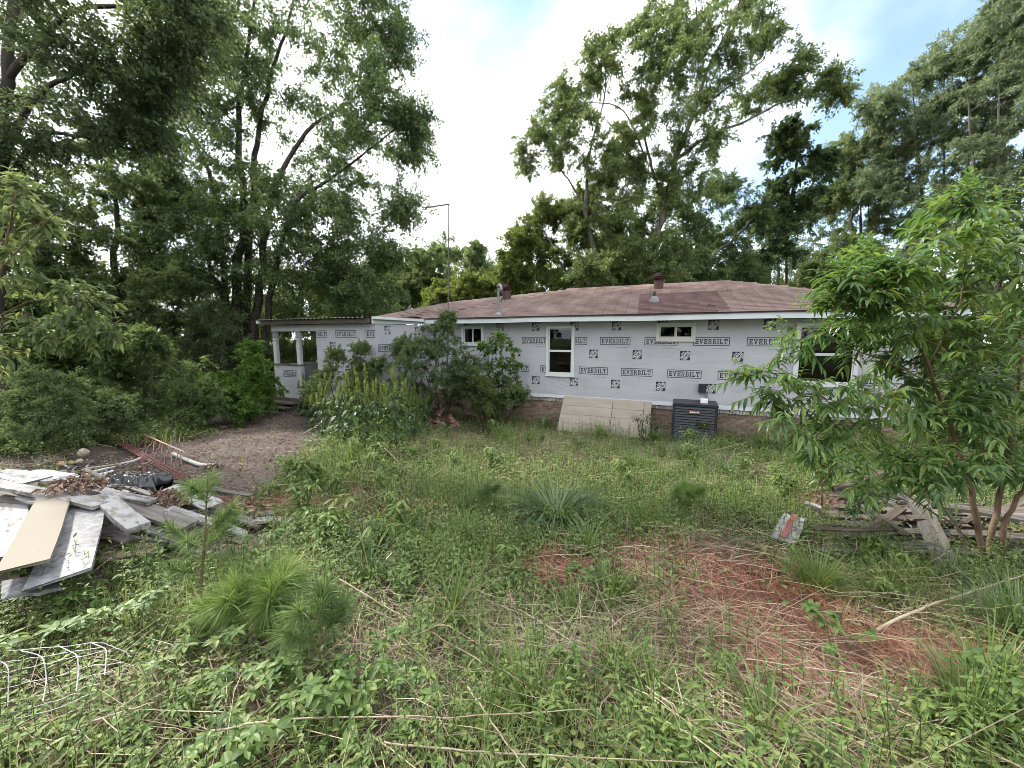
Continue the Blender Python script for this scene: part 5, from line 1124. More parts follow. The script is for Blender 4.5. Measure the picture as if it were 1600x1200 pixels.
# ------------------------------------------------------------------ boards
def board(label, A, B, hA, hB, w, th, m, group=None, roll=0.0, name='board', seed=0, cat='board'):
    a = P3(A[0], A[1], hA); b = P3(B[0], B[1], hB); x = b - a; L = np.linalg.norm(x); x /= L
    y = unit(np.cross([0, 0, 1.], x)); z = np.cross(x, y); c, s = math.cos(roll), math.sin(roll); y, z = y * c + z * s, z * c - y * s
    rng = np.random.default_rng(seed + int(A[0] * 7 + B[1] * 3)); k = 6; xs = np.linspace(-L / 2, L / 2, k); V = []
    for i, xx in enumerate(xs):
        wz = .010 * math.sin(i * 1.1 + seed) + rng.normal(0, .002); e = rng.uniform(-.03, .03, 4) * min(1, w * 6) if i in (0, k - 1) else np.zeros(4)
        for j, (yy, zz) in enumerate(((-1, -1), (1, -1), (1, 1), (-1, 1))): V.append((xx + e[j], yy * w / 2 * (1 + rng.normal(0, .012)), zz * th / 2 + wz))
    f = [(4 * i + j, 4 * i + (j + 1) % 4, 4 * i + 4 + (j + 1) % 4, 4 * i + 4 + j) for i in range(k - 1) for j in range(4)] + [(3, 2, 1, 0), (4 * k - 4, 4 * k - 3, 4 * k - 2, 4 * k - 1)]
    f = [tuple(q) for q in f]
    g = Geo(); g.add(V, f); o = g.build(name, M[m])
    mid = (a + b) / 2; Mx = Matrix(((x[0], y[0], z[0], mid[0]), (x[1], y[1], z[1], mid[1]), (x[2], y[2], z[2], mid[2]), (0, 0, 0, 1))); o.matrix_world = Mx
    return tag(o, label, cat, group)
LG = 'boards in the pale pile beside the dirt patch'
for k, a in enumerate((
    ('wide chalky white board at the picture edge beside the cream board', (16, 766), (2, 872), .40, .36, 0.252, .025, 'wood_chalk'),
    ('smooth cream coloured board lying on top of the pile', (86, 778), (36, 886), .46, .42, 0.222, .025, 'wood_cream'),
    ('mottled white panel next to the cream board', (132, 790), (92, 908), .42, .32, 0.296, .02, 'marble'),
    ('short mottled white panel under the lower end of the cream board', (92, 908), (12, 922), .26, .26, 0.237, .02, 'marble'),
    ('long grey board crossing above the cream board', (-14, 753), (158, 790), .58, .48, 0.126, .035, 'wood_white'),
    ('chalky board at the back of the pile by the picture edge', (-10, 738), (58, 750), .56, .54, 0.222, .025, 'wood_chalk'),
    ('flat white sheet at the back of the pile below the brass lamp', (34, 740), (98, 746), .55, .53, 0.222, .02, 'wood_chalk'),
    ('long grey plank running from the back of the pile below the black sheeting', (90, 752), (238, 784), .50, .40, 0.111, .035, 'wood_white'),
    ('short thick plank with a cut square end pointing at the pine sapling', (160, 776), (217, 826), .50, .44, 0.148, .045, 'wood_white'),
    ('wide dark grey plank below the dead brown leaves', (178, 776), (298, 824), .44, .26, 0.192, .035, 'wood_grey'),
    ('narrow grey plank sloping down to the ground by the pine sapling', (226, 820), (318, 864), .26, .04, 0.089, .03, 'wood_white'),
    ('long pale plank ending beyond the pine sapling', (262, 794), (384, 836), .34, .06, 0.126, .03, 'wood_white'),
    ('thin dark batten under the mottled panel edge', (138, 836), (262, 846), .24, .16, 0.044, .03, 'wood_grey'),
    ('dark batten low under the mottled panel', (136, 847), (204, 852), .16, .14, 0.052, .03, 'wood_brown'),
    ('short pale batten beside the mottled panel, upper of two', (146, 812), (184, 813), .36, .35, 0.044, .03, 'wood_white'),
    ('short pale batten beside the mottled panel, lower of two', (142, 823), (184, 824), .30, .29, 0.044, .03, 'wood_white'),
    ('tan plywood piece half under the low battens', (156, 866), (252, 856), .10, .08, 0.252, .015, 'wood_tan'),
    ('white sheet beside the black sheeting under dead leaves', (262, 762), (332, 788), .32, .24, 0.222, .015, 'wood_chalk'),
    ('grey plank under the dead leaves beyond the pine sapling', (330, 796), (412, 822), .16, .06, 0.118, .03, 'wood_grey'),
    ('whitish board end poking out towards the green weeds', (398, 814), (482, 812), .10, .05, 0.104, .03, 'wood_white'),
    ('small grey offcut behind the whitish board end', (395, 803), (436, 799), .12, .08, 0.089, .025, 'wood_white'),
    ('pale sliver of board between the white and cream boards', (30, 778), (68, 787), .44, .42, 0.052, .02, 'wood_chalk'),
    ('weathered board beneath the long grey board', (-20, 768), (150, 800), .46, .38, 0.148, .035, 'wood_grey'),
    ('old brown board buried under the cream board', (20, 800), (190, 806), .30, .26, 0.163, .035, 'wood_brown'),
    ('old brown board buried under the mottled panel', (40, 850), (180, 836), .16, .16, 0.178, .035, 'wood_brown'),
    ('dark board at the bottom edge of the pile', (-30, 905), (110, 880), .12, .12, 0.178, .035, 'wood_brown'),
    ('grey board buried under the wide dark plank', (180, 800), (300, 840), .2, .1, 0.163, .035, 'wood_grey'),
    ('dark board standing on edge at the picture edge', (-6, 860), (10, 930), .2, .12, 0.148, .04, 'wood_brown'))):
    board(a[0], a[1], a[2], a[3], a[4], a[5], a[6], a[7], LG, seed=k, roll=random.Random(k).uniform(-.06, .06))
rngb = random.Random(21)
for k in range(22):
    px, py = rngb.uniform(20, 330), rngb.uniform(752, 850); an = rngb.choice((.25, .35, -.1, 1.9, .5)) + rngb.uniform(-.2, .2); l = rngb.uniform(40, 85); hgt = max(.06, .30 - abs(px - 130) / 900 - abs(py - 790) / 500) + rngb.uniform(-.06, .06)
    board('narrow weathered lath buried in the pale board pile beside the dirt patch', (px - l * math.cos(an), py - l * .5 * math.sin(an)), (px + l * math.cos(an), py + l * .5 * math.sin(an)), hgt, hgt + rngb.uniform(-.05, .04), rngb.uniform(.035, .09), .02, rngb.choice(('wood_grey', 'wood_white', 'wood_brown', 'wood_grey')), 'narrow laths in the pale board pile', seed=200 + k, roll=rngb.uniform(-.3, .3), name='lath', cat='lath')
RG = 'boards in the dark pile under the peach tree'
for k, a in enumerate((
    ('dark thick beam slanting up at the back of the pile', (1303, 768), (1380, 742), .22, .34, 0.067, .09, 'wood_brown'),
    ('wide dark grey board at the back below the slanting beam', (1300, 775), (1388, 766), .22, .24, 0.192, .03, 'wood_brown'),
    ('wide grey board sloping down over the pile towards the grass', (1434, 780), (1482, 892), .42, .06, 0.155, .03, 'wood_dark'),
    ('long grey board running behind the peach stems', (1440, 786), (1630, 816), .38, .36, 0.133, .03, 'wood_dark'),
    ('white ended board stub beside the peach seedling', (1258, 788), (1284, 794), .18, .18, 0.074, .04, 'wood_white'),
    ('short pale plank just behind the peach seedling', (1300, 792), (1330, 804), .2, .18, 0.096, .03, 'wood_dark'),
    ('pale edged board in the middle of the dark pile', (1325, 820), (1408, 818), .18, .2, 0.089, .025, 'wood_dark'),
    ('pale pointed plank in front of the middle board', (1322, 838), (1400, 833), .16, .18, 0.104, .025, 'wood_dark'),
    ('long pale edged board disappearing behind the peach stems', (1400, 828), (1625, 842), .24, .22, 0.104, .025, 'wood_dark'),
    ('long low board at the front of the dark pile', (1375, 860), (1560, 864), .10, .10, 0.104, .025, 'wood_dark'),
    ('brown plywood scrap in front of the dark pile', (1292, 868), (1392, 844), .06, .10, 0.222, .012, 'wood_brown'),
    ('dark board under the sloping grey board', (1400, 812), (1560, 822), .12, .14, 0.148, .03, 'wood_brown'),
    ('dark board deep in the pile behind the peach seedling', (1290, 806), (1420, 806), .08, .1, 0.148, .03, 'wood_brown'),
    ('dark board lying behind the peach trunks', (1500, 800), (1640, 800), .3, .3, 0.148, .03, 'wood_brown'),
    ('thin white strip on the back boards', (1345, 771), (1376, 780), .30, .28, 0.022, .02, 'wood_white'),
    ('thin pale strip near the white ended stub', (1226, 800), (1262, 807), .05, .06, 0.037, .02, 'wood_dark'),
    ('brown board low under the peach trunks', (1460, 850), (1640, 872), .06, .06, 0.163, .03, 'wood_brown'),
    ('grey board across the middle of the dark pile', (1310, 800), (1450, 796), .24, .26, 0.118, .03, 'wood_dark'))):
    board(a[0], a[1], a[2], a[3], a[4], a[5], a[6], a[7], RG, seed=40 + k, roll=random.Random(k + 50).uniform(-.08, .08))
for k in range(34):
    px, py = rngb.uniform(1330, 1610), rngb.uniform(778, 862); an = rngb.choice((.05, -.08, .15, .0, .9, 2.2)) + rngb.uniform(-.12, .12); l = rngb.uniform(28, 75); hgt = max(.04, .30 - abs(py - 805) / 260) + rngb.uniform(-.06, .08)
    board('narrow dark lath jumbled in the pile under the peach tree', (px - l * math.cos(an), py - l * .4 * math.sin(an)), (px + l * math.cos(an), py + l * .4 * math.sin(an)), hgt, hgt + rngb.uniform(-.06, .06), rngb.uniform(.03, .08), .02, rngb.choice(('wood_dark', 'wood_grey', 'wood_brown', 'wood_brown')), 'narrow laths in the dark pile', seed=300 + k, roll=rngb.uniform(-.4, .4), name='lath', cat='lath')
o = board('short white plate with a red stripe lying apart on the straw', (1243, 806), (1224, 842), .17, .14, .20, .015, 'wood_chalk', cat='plate', name='striped_plate')
g = Geo(); l = o.dimensions.x; g.box((-l * .48, -.03, .0155), (l * .48, .02, .0185)); g.build('stripe', M['badge'], o)

def debris():
    rng = np.random.default_rng(31); g = Geo()
    for (px, py, rx, ry, n, hh) in ((190, 790, 120, 40, 420, .28), (330, 805, 90, 26, 160, .10), (1390, 815, 110, 36, 420, .16), (160, 735, 90, 12, 120, .05)):
        for i in range(n):
            x, y = px + rng.normal(0, .55) * rx, py + rng.normal(0, .55) * ry; c = P3(x, y); l, w = rng.uniform(.02, .16), rng.uniform(.008, .035); a = rng.uniform(0, 6.28); e = rng.normal(0, .25)
            R = Matrix.Translation((c[0], c[1], gz(c[0], c[1]) + rng.uniform(.01, 1) * hh * max(.1, 1 - abs(x - px) / rx / 1.3))) @ Matrix.Rotation(a, 4, 'Z') @ Matrix.Rotation(e, 4, 'Y'); mi = int(rng.choice((0, 0, 1, 2, 2, 2)))
            g.hexa([tuple(R @ Vector((sx * l / 2, sy * w / 2, sz * .006))) for sz in (-1, 1) for sx, sy in ((-1, -1), (1, -1), (1, 1), (-1, 1))], mi)
    tag(g.build('debris', [M['wood_grey'], M['wood_chalk'], M['wood_brown']]), kind='stuff')
debris()
# red ironwork, brass lamp, plastic, gutters
def ironwork():
    A, B = P3(192, 690, .10), P3(296, 748, .06); b = (A + B) / 2; b[2] = gz(b[0], b[1])
    t = thing('iron_porch_column', 'rusty red wrought iron porch column with scrolls lying beside the dirt patch', 'iron column', tuple(b))
    x = unit(B - A); L = np.linalg.norm(B - A); z = np.array([0, 0, 1.]); y = unit(np.cross(z, x)); u = unit(z * .55 + y * .8)
    for o in (0, .045, .085):
        g = Geo(); tubes(g, [A + y * -o + z * (.02 * o), B + y * -o], [.017, .017], 4, cap=True); g.build('bar', M['red_iron'], t, origin=b)
    T0, T1 = A + x * .30 * L + u * .42, A + x * .98 * L + u * .34
    T0, T1 = P3(226, 679, .20), P3(288, 706, .18)
    g = Geo(); tubes(g, [T0, T1], [.014, .014], 4, cap=True); g.build('bar', M['wood_tan'], t, origin=b)
    for k in range(10):
        f = (k + .4) / 10; p = A + (B - A) * (.25 + .7 * f); q = T0 + (T1 - T0) * f; d = q - p; pts = []
        for i in range(15):
            v = i / 14; pts.append(p + d * v + x * .055 * math.sin(v * 2 * math.pi) * (1 if k % 2 else -1) + u * 0)
        g = Geo(); tubes(g, pts, .008, 5); g.build('scroll', M['red_iron'], t, origin=b)
        g = Geo(); c = p + d * .55; an = np.linspace(0, 5.2, 12); tubes(g, [c + (x * math.cos(a) + unit(d) * math.sin(a)) * .04 * (1 - a / 9) for a in an], .007, 5); g.build('scroll', M['red_iron'], t, origin=b)
    g = Geo(); tubes(g, [P3(222, 716, .1), P3(228, 744, .02)], [.022, .022], 4, cap=True); g.build('bracket', M['red_iron'], t, origin=b)
ironwork()
def lamp():
    c = P3(112, 728); c[2] += .06; t = thing('brass_lamp', 'tarnished brass lamp with a cracked pale shade lying behind the board pile', 'lamp', (c[0], c[1], c[2] - .06))
    x = unit(np.array([1, .25, .12])); A = c - x * .20
    def lathe(p0, dr, pr, m, nm):
        g = Geo(); tubes(g, [p0 + dr * a for a, _ in pr], [r for _, r in pr], 14, cap=True); return g.build(nm, m, t, origin=(c[0], c[1], c[2] - .06), smooth=False)
    t.scale = (.72,) * 3
    lathe(A, x, [(0, .085), (.03, .09), (.10, .085), (.12, .06), (.15, .045), (.19, .07), (.24, .07), (.27, .035)], M['brass'], 'base')
    y = unit(np.array([.5, .35, .6])); lathe(A + x * .27, unit(x + (0, 0, .2)), [(0, .03), (.06, .05), (.12, .055), (.15, .02)], M['siding'], 'socket')
    lathe(A + x * .27 + (.0, .1, .12), y, [(0, .03), (.04, .08), (.12, .10), (.17, .075)], M['siding'], 'shade')
lamp()
def sheeting():
    c = P3(216, 756, .2); rng = np.random.default_rng(3); nx, ny = 46, 24; u, v = np.meshgrid(np.linspace(-1, 1, nx), np.linspace(-1, 1, ny))
    h = .10 * np.clip(1 - np.abs(v) ** 2.2, 0, 1) * (1 - .4 * np.abs(u) ** 3)
    for k in range(9):
        a = rng.uniform(0, 3.14); f = rng.uniform(3, 9); ph = rng.uniform(0, 6); s = np.sin((u * math.cos(a) * 1.6 + v * math.sin(a)) * f + ph); h += .018 * (1 - np.abs(s)) * np.clip(1.1 - v * v, 0, 1)
    X = c[0] + u * .36 * (1 + .1 * np.sin(v * 3)) + .04 * np.sin(v * 5); Yy = c[1] + v * .17 * (1 + .15 * np.sin(u * 4)) + u * -.02
    Z = gz(X, Yy) + .16 + h - .1 * (np.maximum(np.abs(u), np.abs(v)) > .97)
    i = (np.arange(ny - 1)[:, None] * nx + np.arange(nx - 1)[None]); g = Geo(); g.add(np.stack([X, Yy, Z], -1), np.stack([i, i + 1, i + nx + 1, i + nx], -1).reshape(-1, 4))
    o = g.build('plastic_sheet', M['plastic_black'], origin=c, smooth=True); tag(o, 'crumpled black plastic sheet on the back of the board pile', 'plastic sheet')
sheeting()
def pipe(label, pts, r, m, name, cat, flat=False):
    P = catmull([P3(*p) for p in pts], 14); g = Geo(); tubes(g, P, r, 8, cap=True); o = g.build(name, M[m], origin=P[0], smooth=True); return tag(o, label, cat)
pipe('bent white downpipe lying past the red ironwork', [(270, 709, .06), (300, 722, .05), (318, 727, .04), (345, 727, .04)], .032, 'pvc', 'downpipe', 'pipe')
for k, a in enumerate((('teal painted strip of trim beside the black sheeting', (114, 746), (182, 728), .12, .08, .05, .015, 'teal'), ('pale teal strip of trim, second beside the black sheeting', (140, 748), (178, 734), .12, .1, .05, .015, 'teal'),
                       ('reddish brown lath behind the teal strips', (130, 734), (186, 724), .08, .06, .04, .015, 'wood_tan'), ('white metal strip running towards the ironwork bracket', (190, 725), (220, 715), .08, .1, .06, .01, 'pvc'),
                       ('dark lath reaching from the teal strips to the ironwork', (150, 738), (224, 731), .07, .06, .03, .02, 'wood_brown'), ('white offcut between the teal strips and the sheeting', (143, 749), (156, 744), .16, .15, .07, .02, 'wood_chalk'))):
    board(a[0], a[1], a[2], a[3], a[4], a[5], a[6], a[7], seed=80 + k, name='trim_strip', cat='trim strip')

# wire fence roll
def wire_fence():
    zx = lambda p: (p[0] * .325, 820 + p[1] * .325)
    b = P3(60, 1100); t = thing('wire_fence', 'bent pale woven wire fencing lying in the brambles', 'wire fence', tuple(b))
    rows = [[(-160, 640), (0, 608), (300, 585), (440, 568), (500, 575), (570, 595), (632, 636)], [(-160, 700), (0, 665), (330, 612), (490, 588)], [(-160, 755), (0, 716), (300, 652), (505, 606)],
            [(-160, 830), (0, 790), (300, 722), (430, 680), (590, 660)], [(-160, 890), (0, 858), (270, 796), (400, 735), (540, 708)], [(-160, 945), (0, 913), (300, 836), (400, 785), (480, 764)], [(-160, 985), (0, 950), (250, 890), (440, 810)]]
    for k, r in enumerate(rows):
        Yd = 1.84 - .05 * k; P = catmull([W(*zx(p), Yd) for p in r], 26); P[1:-1] += np.random.default_rng(k).normal(0, .0025, (24, 3)); g = Geo(); tubes(g, P, .0019, 5); g.build('line_wire', M['wire'], t, origin=b)
    for k, s in enumerate(([(-60, 635, 0), (0, 655, 1), (38, 690, 2), (40, 790, 3), (36, 870, 4), (25, 910, 5)], [(100, 605, 0), (180, 625, 1), (210, 655, 2), (222, 740, 3), (214, 805, 4), (205, 850, 5)], [(280, 582, 0), (335, 608, 1), (370, 632, 2), (376, 705, 3), (372, 750, 4), (366, 800, 5)], [(440, 568, 0), (490, 588, 1), (510, 606, 2), (508, 672, 3), (502, 722, 4)])):
        P = catmull([W(*zx(p), 1.835 - .05 * p[2]) for p in s], 22); g = Geo(); tubes(g, P, .0021, 5); g.build('stay_wire', M['wire'], t, origin=b)
wire_fence()
# single sticks one can point to
for k, (lab, pts, r) in enumerate((
    ('long curved bare branch lying in front of the dark board pile', [(1330, 1008, .04), (1400, 968, .1), (1470, 940, .14), (1540, 918, .16), (1600, 898, .18)], .011),
    ('thin straight stick slanting through the straw', [(530, 905, .12), (620, 958, .08), (720, 1014, .04)], .008),
    ('long pale cane lying level across the straw', [(330, 1142, .12), (480, 1122, .11), (700, 1120, .12), (940, 1108, .1)], .0065),
    ('pale cane along the bottom below the level one', [(600, 1160, .1), (800, 1178, .08), (1090, 1192, .08)], .006),
    ('pale stick pointing down from the straw', [(730, 1072, .1), (770, 1130, .1), (830, 1215, .1)], .007),
    ('bare cane rising from the wire fencing', [(95, 1150, .05), (170, 1118, .12), (240, 1098, .16)], .005),
    ('pair of long straw canes over the red needles', [(1090, 1010, .06), (1200, 1080, .06), (1340, 1180, .06)], .005),
    ('straight pale cane near the board with the red stripe', [(1440, 870, .08), (1330, 900, .1), (1210, 960, .05)], .005),
    ('bare forked twig standing near the siding sheet', [(905, 715, .0), (915, 690, .35), (930, 668, .75)], .007),
    ('pale dry stalk leaning in front of the flowering weeds', [(560, 672, .1), (600, 700, .35), (640, 740, .05)], .006))):
    if k in (1, 2, 3, 4, 6, 7): pts = [(a, b_, h + .06) for a, b_, h in pts]; r *= .72
    P = catmull([P3(*p) for p in pts], 16); P[1:-1] += np.random.default_rng(k).normal(0, r * .5, (14, 3)); g = Geo(); tubes(g, P, np.linspace(r, r * .45, 16)[None], 6, cap=True)
    tag(g.build('stick', M['twig'], origin=P[0], smooth=True), lab, 'stick')

# ------------------------------------------------------------------ tussocks and pine seedlings
def tussock(label, px, py, R, n, hgt, seed, m='grass_dark', wd=.009, group=None, bend=(.25, 1.15)):
    b = P3(px, py); rng = np.random.default_rng(seed); a = rng.uniform(0, 6.28, n); D = np.stack([np.cos(a), np.sin(a), 0 * a], 1); P = b + D * (rng.random(n) ** .7 * R * .28)[:, None]; P[:, 2] = gz(P[:, 0], P[:, 1]) - .01
    g = Geo(); blades(g, P, D, hgt * rng.uniform(.5, 1.15, n), wd * rng.uniform(.7, 1.3, n), 6, rng.uniform(*bend, n)); o = g.build('grass_tussock', M[m], origin=b); return tag(o, label, 'grass tussock', group)
tussock('big arching tussock of long grass in the middle of the yard', 870, 820, .95, 620, .66, 1, wd=.019, bend=(.8, 1.75))
tussock('grass tussock between the air conditioner and the middle tussock', 1075, 722, .6, 260, .55, 2, wd=.017, bend=(.5, 1.4))
tussock('grey green tussock under the peach leaves near the brick skirt', 1200, 706, .6, 300, .58, 3, wd=.017, bend=(.4, 1.4))
for k, (px, py, lab) in enumerate(((850, 668, 'tussock at the brick skirt end of the siding sheet'), (940, 684, 'low tussock at the foot of the siding sheet'), (1025, 690, 'tussock between the siding sheet and the air conditioner'), (1140, 690, 'tussock at the skirt just past the air conditioner'), (1180, 684, 'tussock by the brick skirt under the peach tips'), (990, 735, 'soft tussock out in the grass before the siding sheet'), (1130, 745, 'soft tussock out in the grass before the air conditioner'), (790, 690, 'pale tussock before the vine tangle'))):
    tussock(lab, px, py, .5, 190, .46, 60 + k, 'grass' if k % 2 else 'grass_dark', .015, bend=(.3, 1.3))
tussock('pale tussock in front of the siding sheet', 905, 700, .5, 190, .45, 4, wd=.015, bend=(.4, 1.4))
tussock('tall fine tussock in front of the dark board pile', 1275, 930, .34, 420, .42, 5, 'grass', .006)
tussock('wispy tussock beside the tall fine one', 1385, 935, .36, 340, .38, 6, 'grass', .006)
tussock('lush tussock at the picture edge below the curved branch', 1590, 1010, .5, 300, .5, 7)
tussock('upright broad bladed clump amid the straw', 712, 960, .12, 16, .42, 8, 'grass', .016)
tussock('clump of broad blades at the bottom among canes', 1030, 1165, .3, 46, .42, 9, 'grass', .012)
tussock('second clump of broad blades near the bottom edge', 1195, 1160, .32, 60, .38, 10, 'grass', .010)
tussock('fresh tuft beside the dirt patch edge', 455, 735, .4, 260, .3, 11, 'grass', .008)
tussock('feathery tuft left of the middle tussock', 760, 800, .34, 260, .4, 12, 'grass', .004)
tussock('tuft at the picture edge under the lush tussock', 1560, 1150, .4, 260, .4, 13, 'grass', .009)
rngt = random.Random(15)
for k in range(46):
    px, py = rngt.uniform(330, 1600), rngt.choice((rngt.uniform(1000, 1190), rngt.uniform(780, 1000), rngt.uniform(720, 860)))
    q_ = P3(px, py)
    if field(BARE, q_[0], q_[1]) > .3 or field(RED, q_[0], q_[1]) > .55: continue
    tussock('loose tuft of coarse grass among the yard weeds', px, py, rngt.uniform(.15, .35), rngt.randint(24, 90), rngt.uniform(.26, .46), 400 + k, rngt.choice(('grass', 'grass', 'grass_dark')), rngt.uniform(.006, .012), 'loose grass tufts among the yard weeds', bend=(.15, 1.2))
def pine(label, px, py, top, spread, seed, m='pine', nb=9, needle=.16, dens=60, name='pine_seedling'):
    b = P3(px, py); Yd = b[1]; tp = W(top[0], top[1], Yd); rng = np.random.default_rng(seed); t = thing(name, label, 'pine seedling', tuple(b)); w = Geo(); g = Geo()
    main = catmull([b - (0, 0, .03), b * .5 + tp * .5 + rng.normal(0, .01, 3), tp], 12); h = np.linalg.norm(tp - b); tubes(w, main, np.linspace(.006 + .006 * h, .003, 12)[None], 6)
    axes = [main[3:]]
    for i in range(nb):
        f = rng.uniform(.3, .92); p = b + (tp - b) * f; a = rng.uniform(0, 6.28); l = spread * (1.15 - f) * rng.uniform(.7, 1.2) + .05; e = p + np.array([math.cos(a) * l, math.sin(a) * l, l * .75]); q = catmull([p, p * .5 + e * .5 - (0, 0, .02), e], 8); tubes(w, q, np.linspace(.004, .002, 8)[None], 4); axes.append(q[2:])
    for k, q in enumerate(axes):
        n = int(dens * len(q) * (.5 if k == 0 else 1)); i = rng.integers(0, len(q) - 1, n); f = rng.random((n, 1)); P = q[i] * (1 - f) + q[i + 1] * f; ax = unit(q[-1] - q[0]); D = unit(rdir(rng, n) + ax * .9); s = rng.uniform(.7, 1.2, n)
        S = unit(np.cross(D, rdir(rng, n))); L = needle * s; mid = P + D * (L * .55)[:, None]; tip = P + D * L[:, None]; tip[:, 2] -= .16 * L; wd = .0015
        V = np.stack([P + S * wd, P - S * wd, mid - S * wd, mid + S * wd, tip], 1); o = np.arange(n)[:, None] * 5; base_n = g.n
        g.add(V, np.concatenate([o, o + 1, o + 2, o + 3], 1)); g.f.append((np.concatenate([o + 3, o + 2, o + 4], 1) + base_n, 0))
    w.build('stem', M['stem'], t, origin=b); g.build('foliage', M[m], t, origin=b); return t
pine('tall thin pine seedling with a bare lower stem in front of the board pile', 309, 958, (325, 745), .22, 1, 'pine_dark', 10, .11, 34)
pine('bushy bright green pine seedling in the near grass', 402, 1000, (412, 900), .26, 2, 'pine', 10, .19, 46)
pine('drooping dark pine seedling beside the bushy bright one', 498, 1070, (500, 945), .17, 3, 'pine_dark', 8, .14, 30)
pine('tiny yellow green pine on the dirt patch', 309, 668, (313, 640), .16, 4, 'pine', 8, .16, 90)
pine('slender pine seedling left of the middle tussock', 765, 812, (762, 748), .12, 7, 'pine_dark', 6, .09, 40)
pine('soft pine seedling near the yellow grass by the peach seedling', 1075, 815, (1082, 760), .2, 8, 'pine', 8, .12, 60)
# creeper plants with five leaflets
def creepers():
    pr = []
    for k in range(3):
        rng = np.random.default_rng(90 + k); t = thing('creeper_plant', 'bramble', 'creeper', (0, 0, 0)); w = Geo(); g = Geo()
        for i in range(5):
            a = rng.uniform(0, 6.28); l = rng.uniform(.12, .30); h = rng.uniform(.14, .34); e = np.array([math.cos(a) * l, math.sin(a) * l, h]); q = catmull([(0, 0, -.02), e * .5 + (0, 0, .08), e], 8); tubes(w, q, np.linspace(.004, .0018, 8)[None], 5)
            for f in (4, 6, 7):
                c = q[f]; nl = 5; aa = rng.uniform(0, 6.28) + np.arange(nl) * 2 * math.pi / nl; D = np.stack([np.cos(aa), np.sin(aa), np.full(nl, .15)], 1) + rng.normal(0, .12, (nl, 3)); s = rng.uniform(.7, 1.15) * np.ones(nl)
                strips(g, np.tile(c, (nl, 1)), D, np.tile([0, 0, 1.], (nl, 1)) + rdir(rng, nl) * .25, .072 * s, .032 * s, 4, rng.uniform(.05, .6, nl), 'oval', .1)
        w.build('stem', M['green_stem'], t); g.build('foliage', M['herb'], t); pr.append(t)
    sp = [((110, 890), 'bright creeper in front of the mottled panel'), ((190, 905), 'bright creeper low by the tan plywood'), ((60, 930), 'creeper over the bottom corner of the mottled panel'), ((160, 960), 'creeper spilling towards the wire fencing'), ((240, 915), 'creeper by the foot of the tall thin pine'),
          ((20, 965), 'creeper at the picture edge above the wire fencing'), ((215, 985), 'creeper at the far end of the wire fencing'), ((300, 1060), 'creeper right of the wire fencing'), ((360, 1150), 'creeper at the bottom under the level cane'), ((430, 1080), 'creeper under the bushy bright pine'),
          ((560, 1075), 'creeper below the slanting stick'), ((610, 1100), 'creeper beside the slanting stick end'), ((560, 1160), 'creeper on the level cane'), ((640, 1140), 'creeper at the crossing of the pale canes'), ((480, 1170), 'creeper at the bottom edge left of the canes'), ((420, 1190), 'creeper at the bottom edge by the pale cane end'),
          ((905, 910), 'creeper on the straw before the middle tussock'), ((935, 925), 'creeper beside the red needles'), ((430, 860), 'yellowish creeper by the board ends'), ((470, 880), 'yellowish creeper nearer than the board ends'), ((60, 1040), 'creeper inside the wire fencing'), ((1310, 1040), 'upright creeper amid the red needles'), ((560, 735), 'leafy creeper in front of the flowering weeds'), ((590, 725), 'second leafy creeper in front of the flowering weeds'), ((430, 740), 'leafy creeper beside the dirt patch'), ((420, 775), 'low creeper at the end of the dirt patch')]
    rng = random.Random(6)
    for i, ((px, py), lab) in enumerate(sp):
        c = P3(px, py); lo = (c[0], c[1], c[2] - .01); s = rng.uniform(.62, 1.0)
        if i < 3: t = pr[i]; t.location = lo; t.scale = (s,) * 3; t['label'] = lab; t.rotation_euler = (0, 0, i * 2.1)
        else: dup(pr[i % 3], lo, rng.uniform(0, 6.28), s, lab)
creepers()

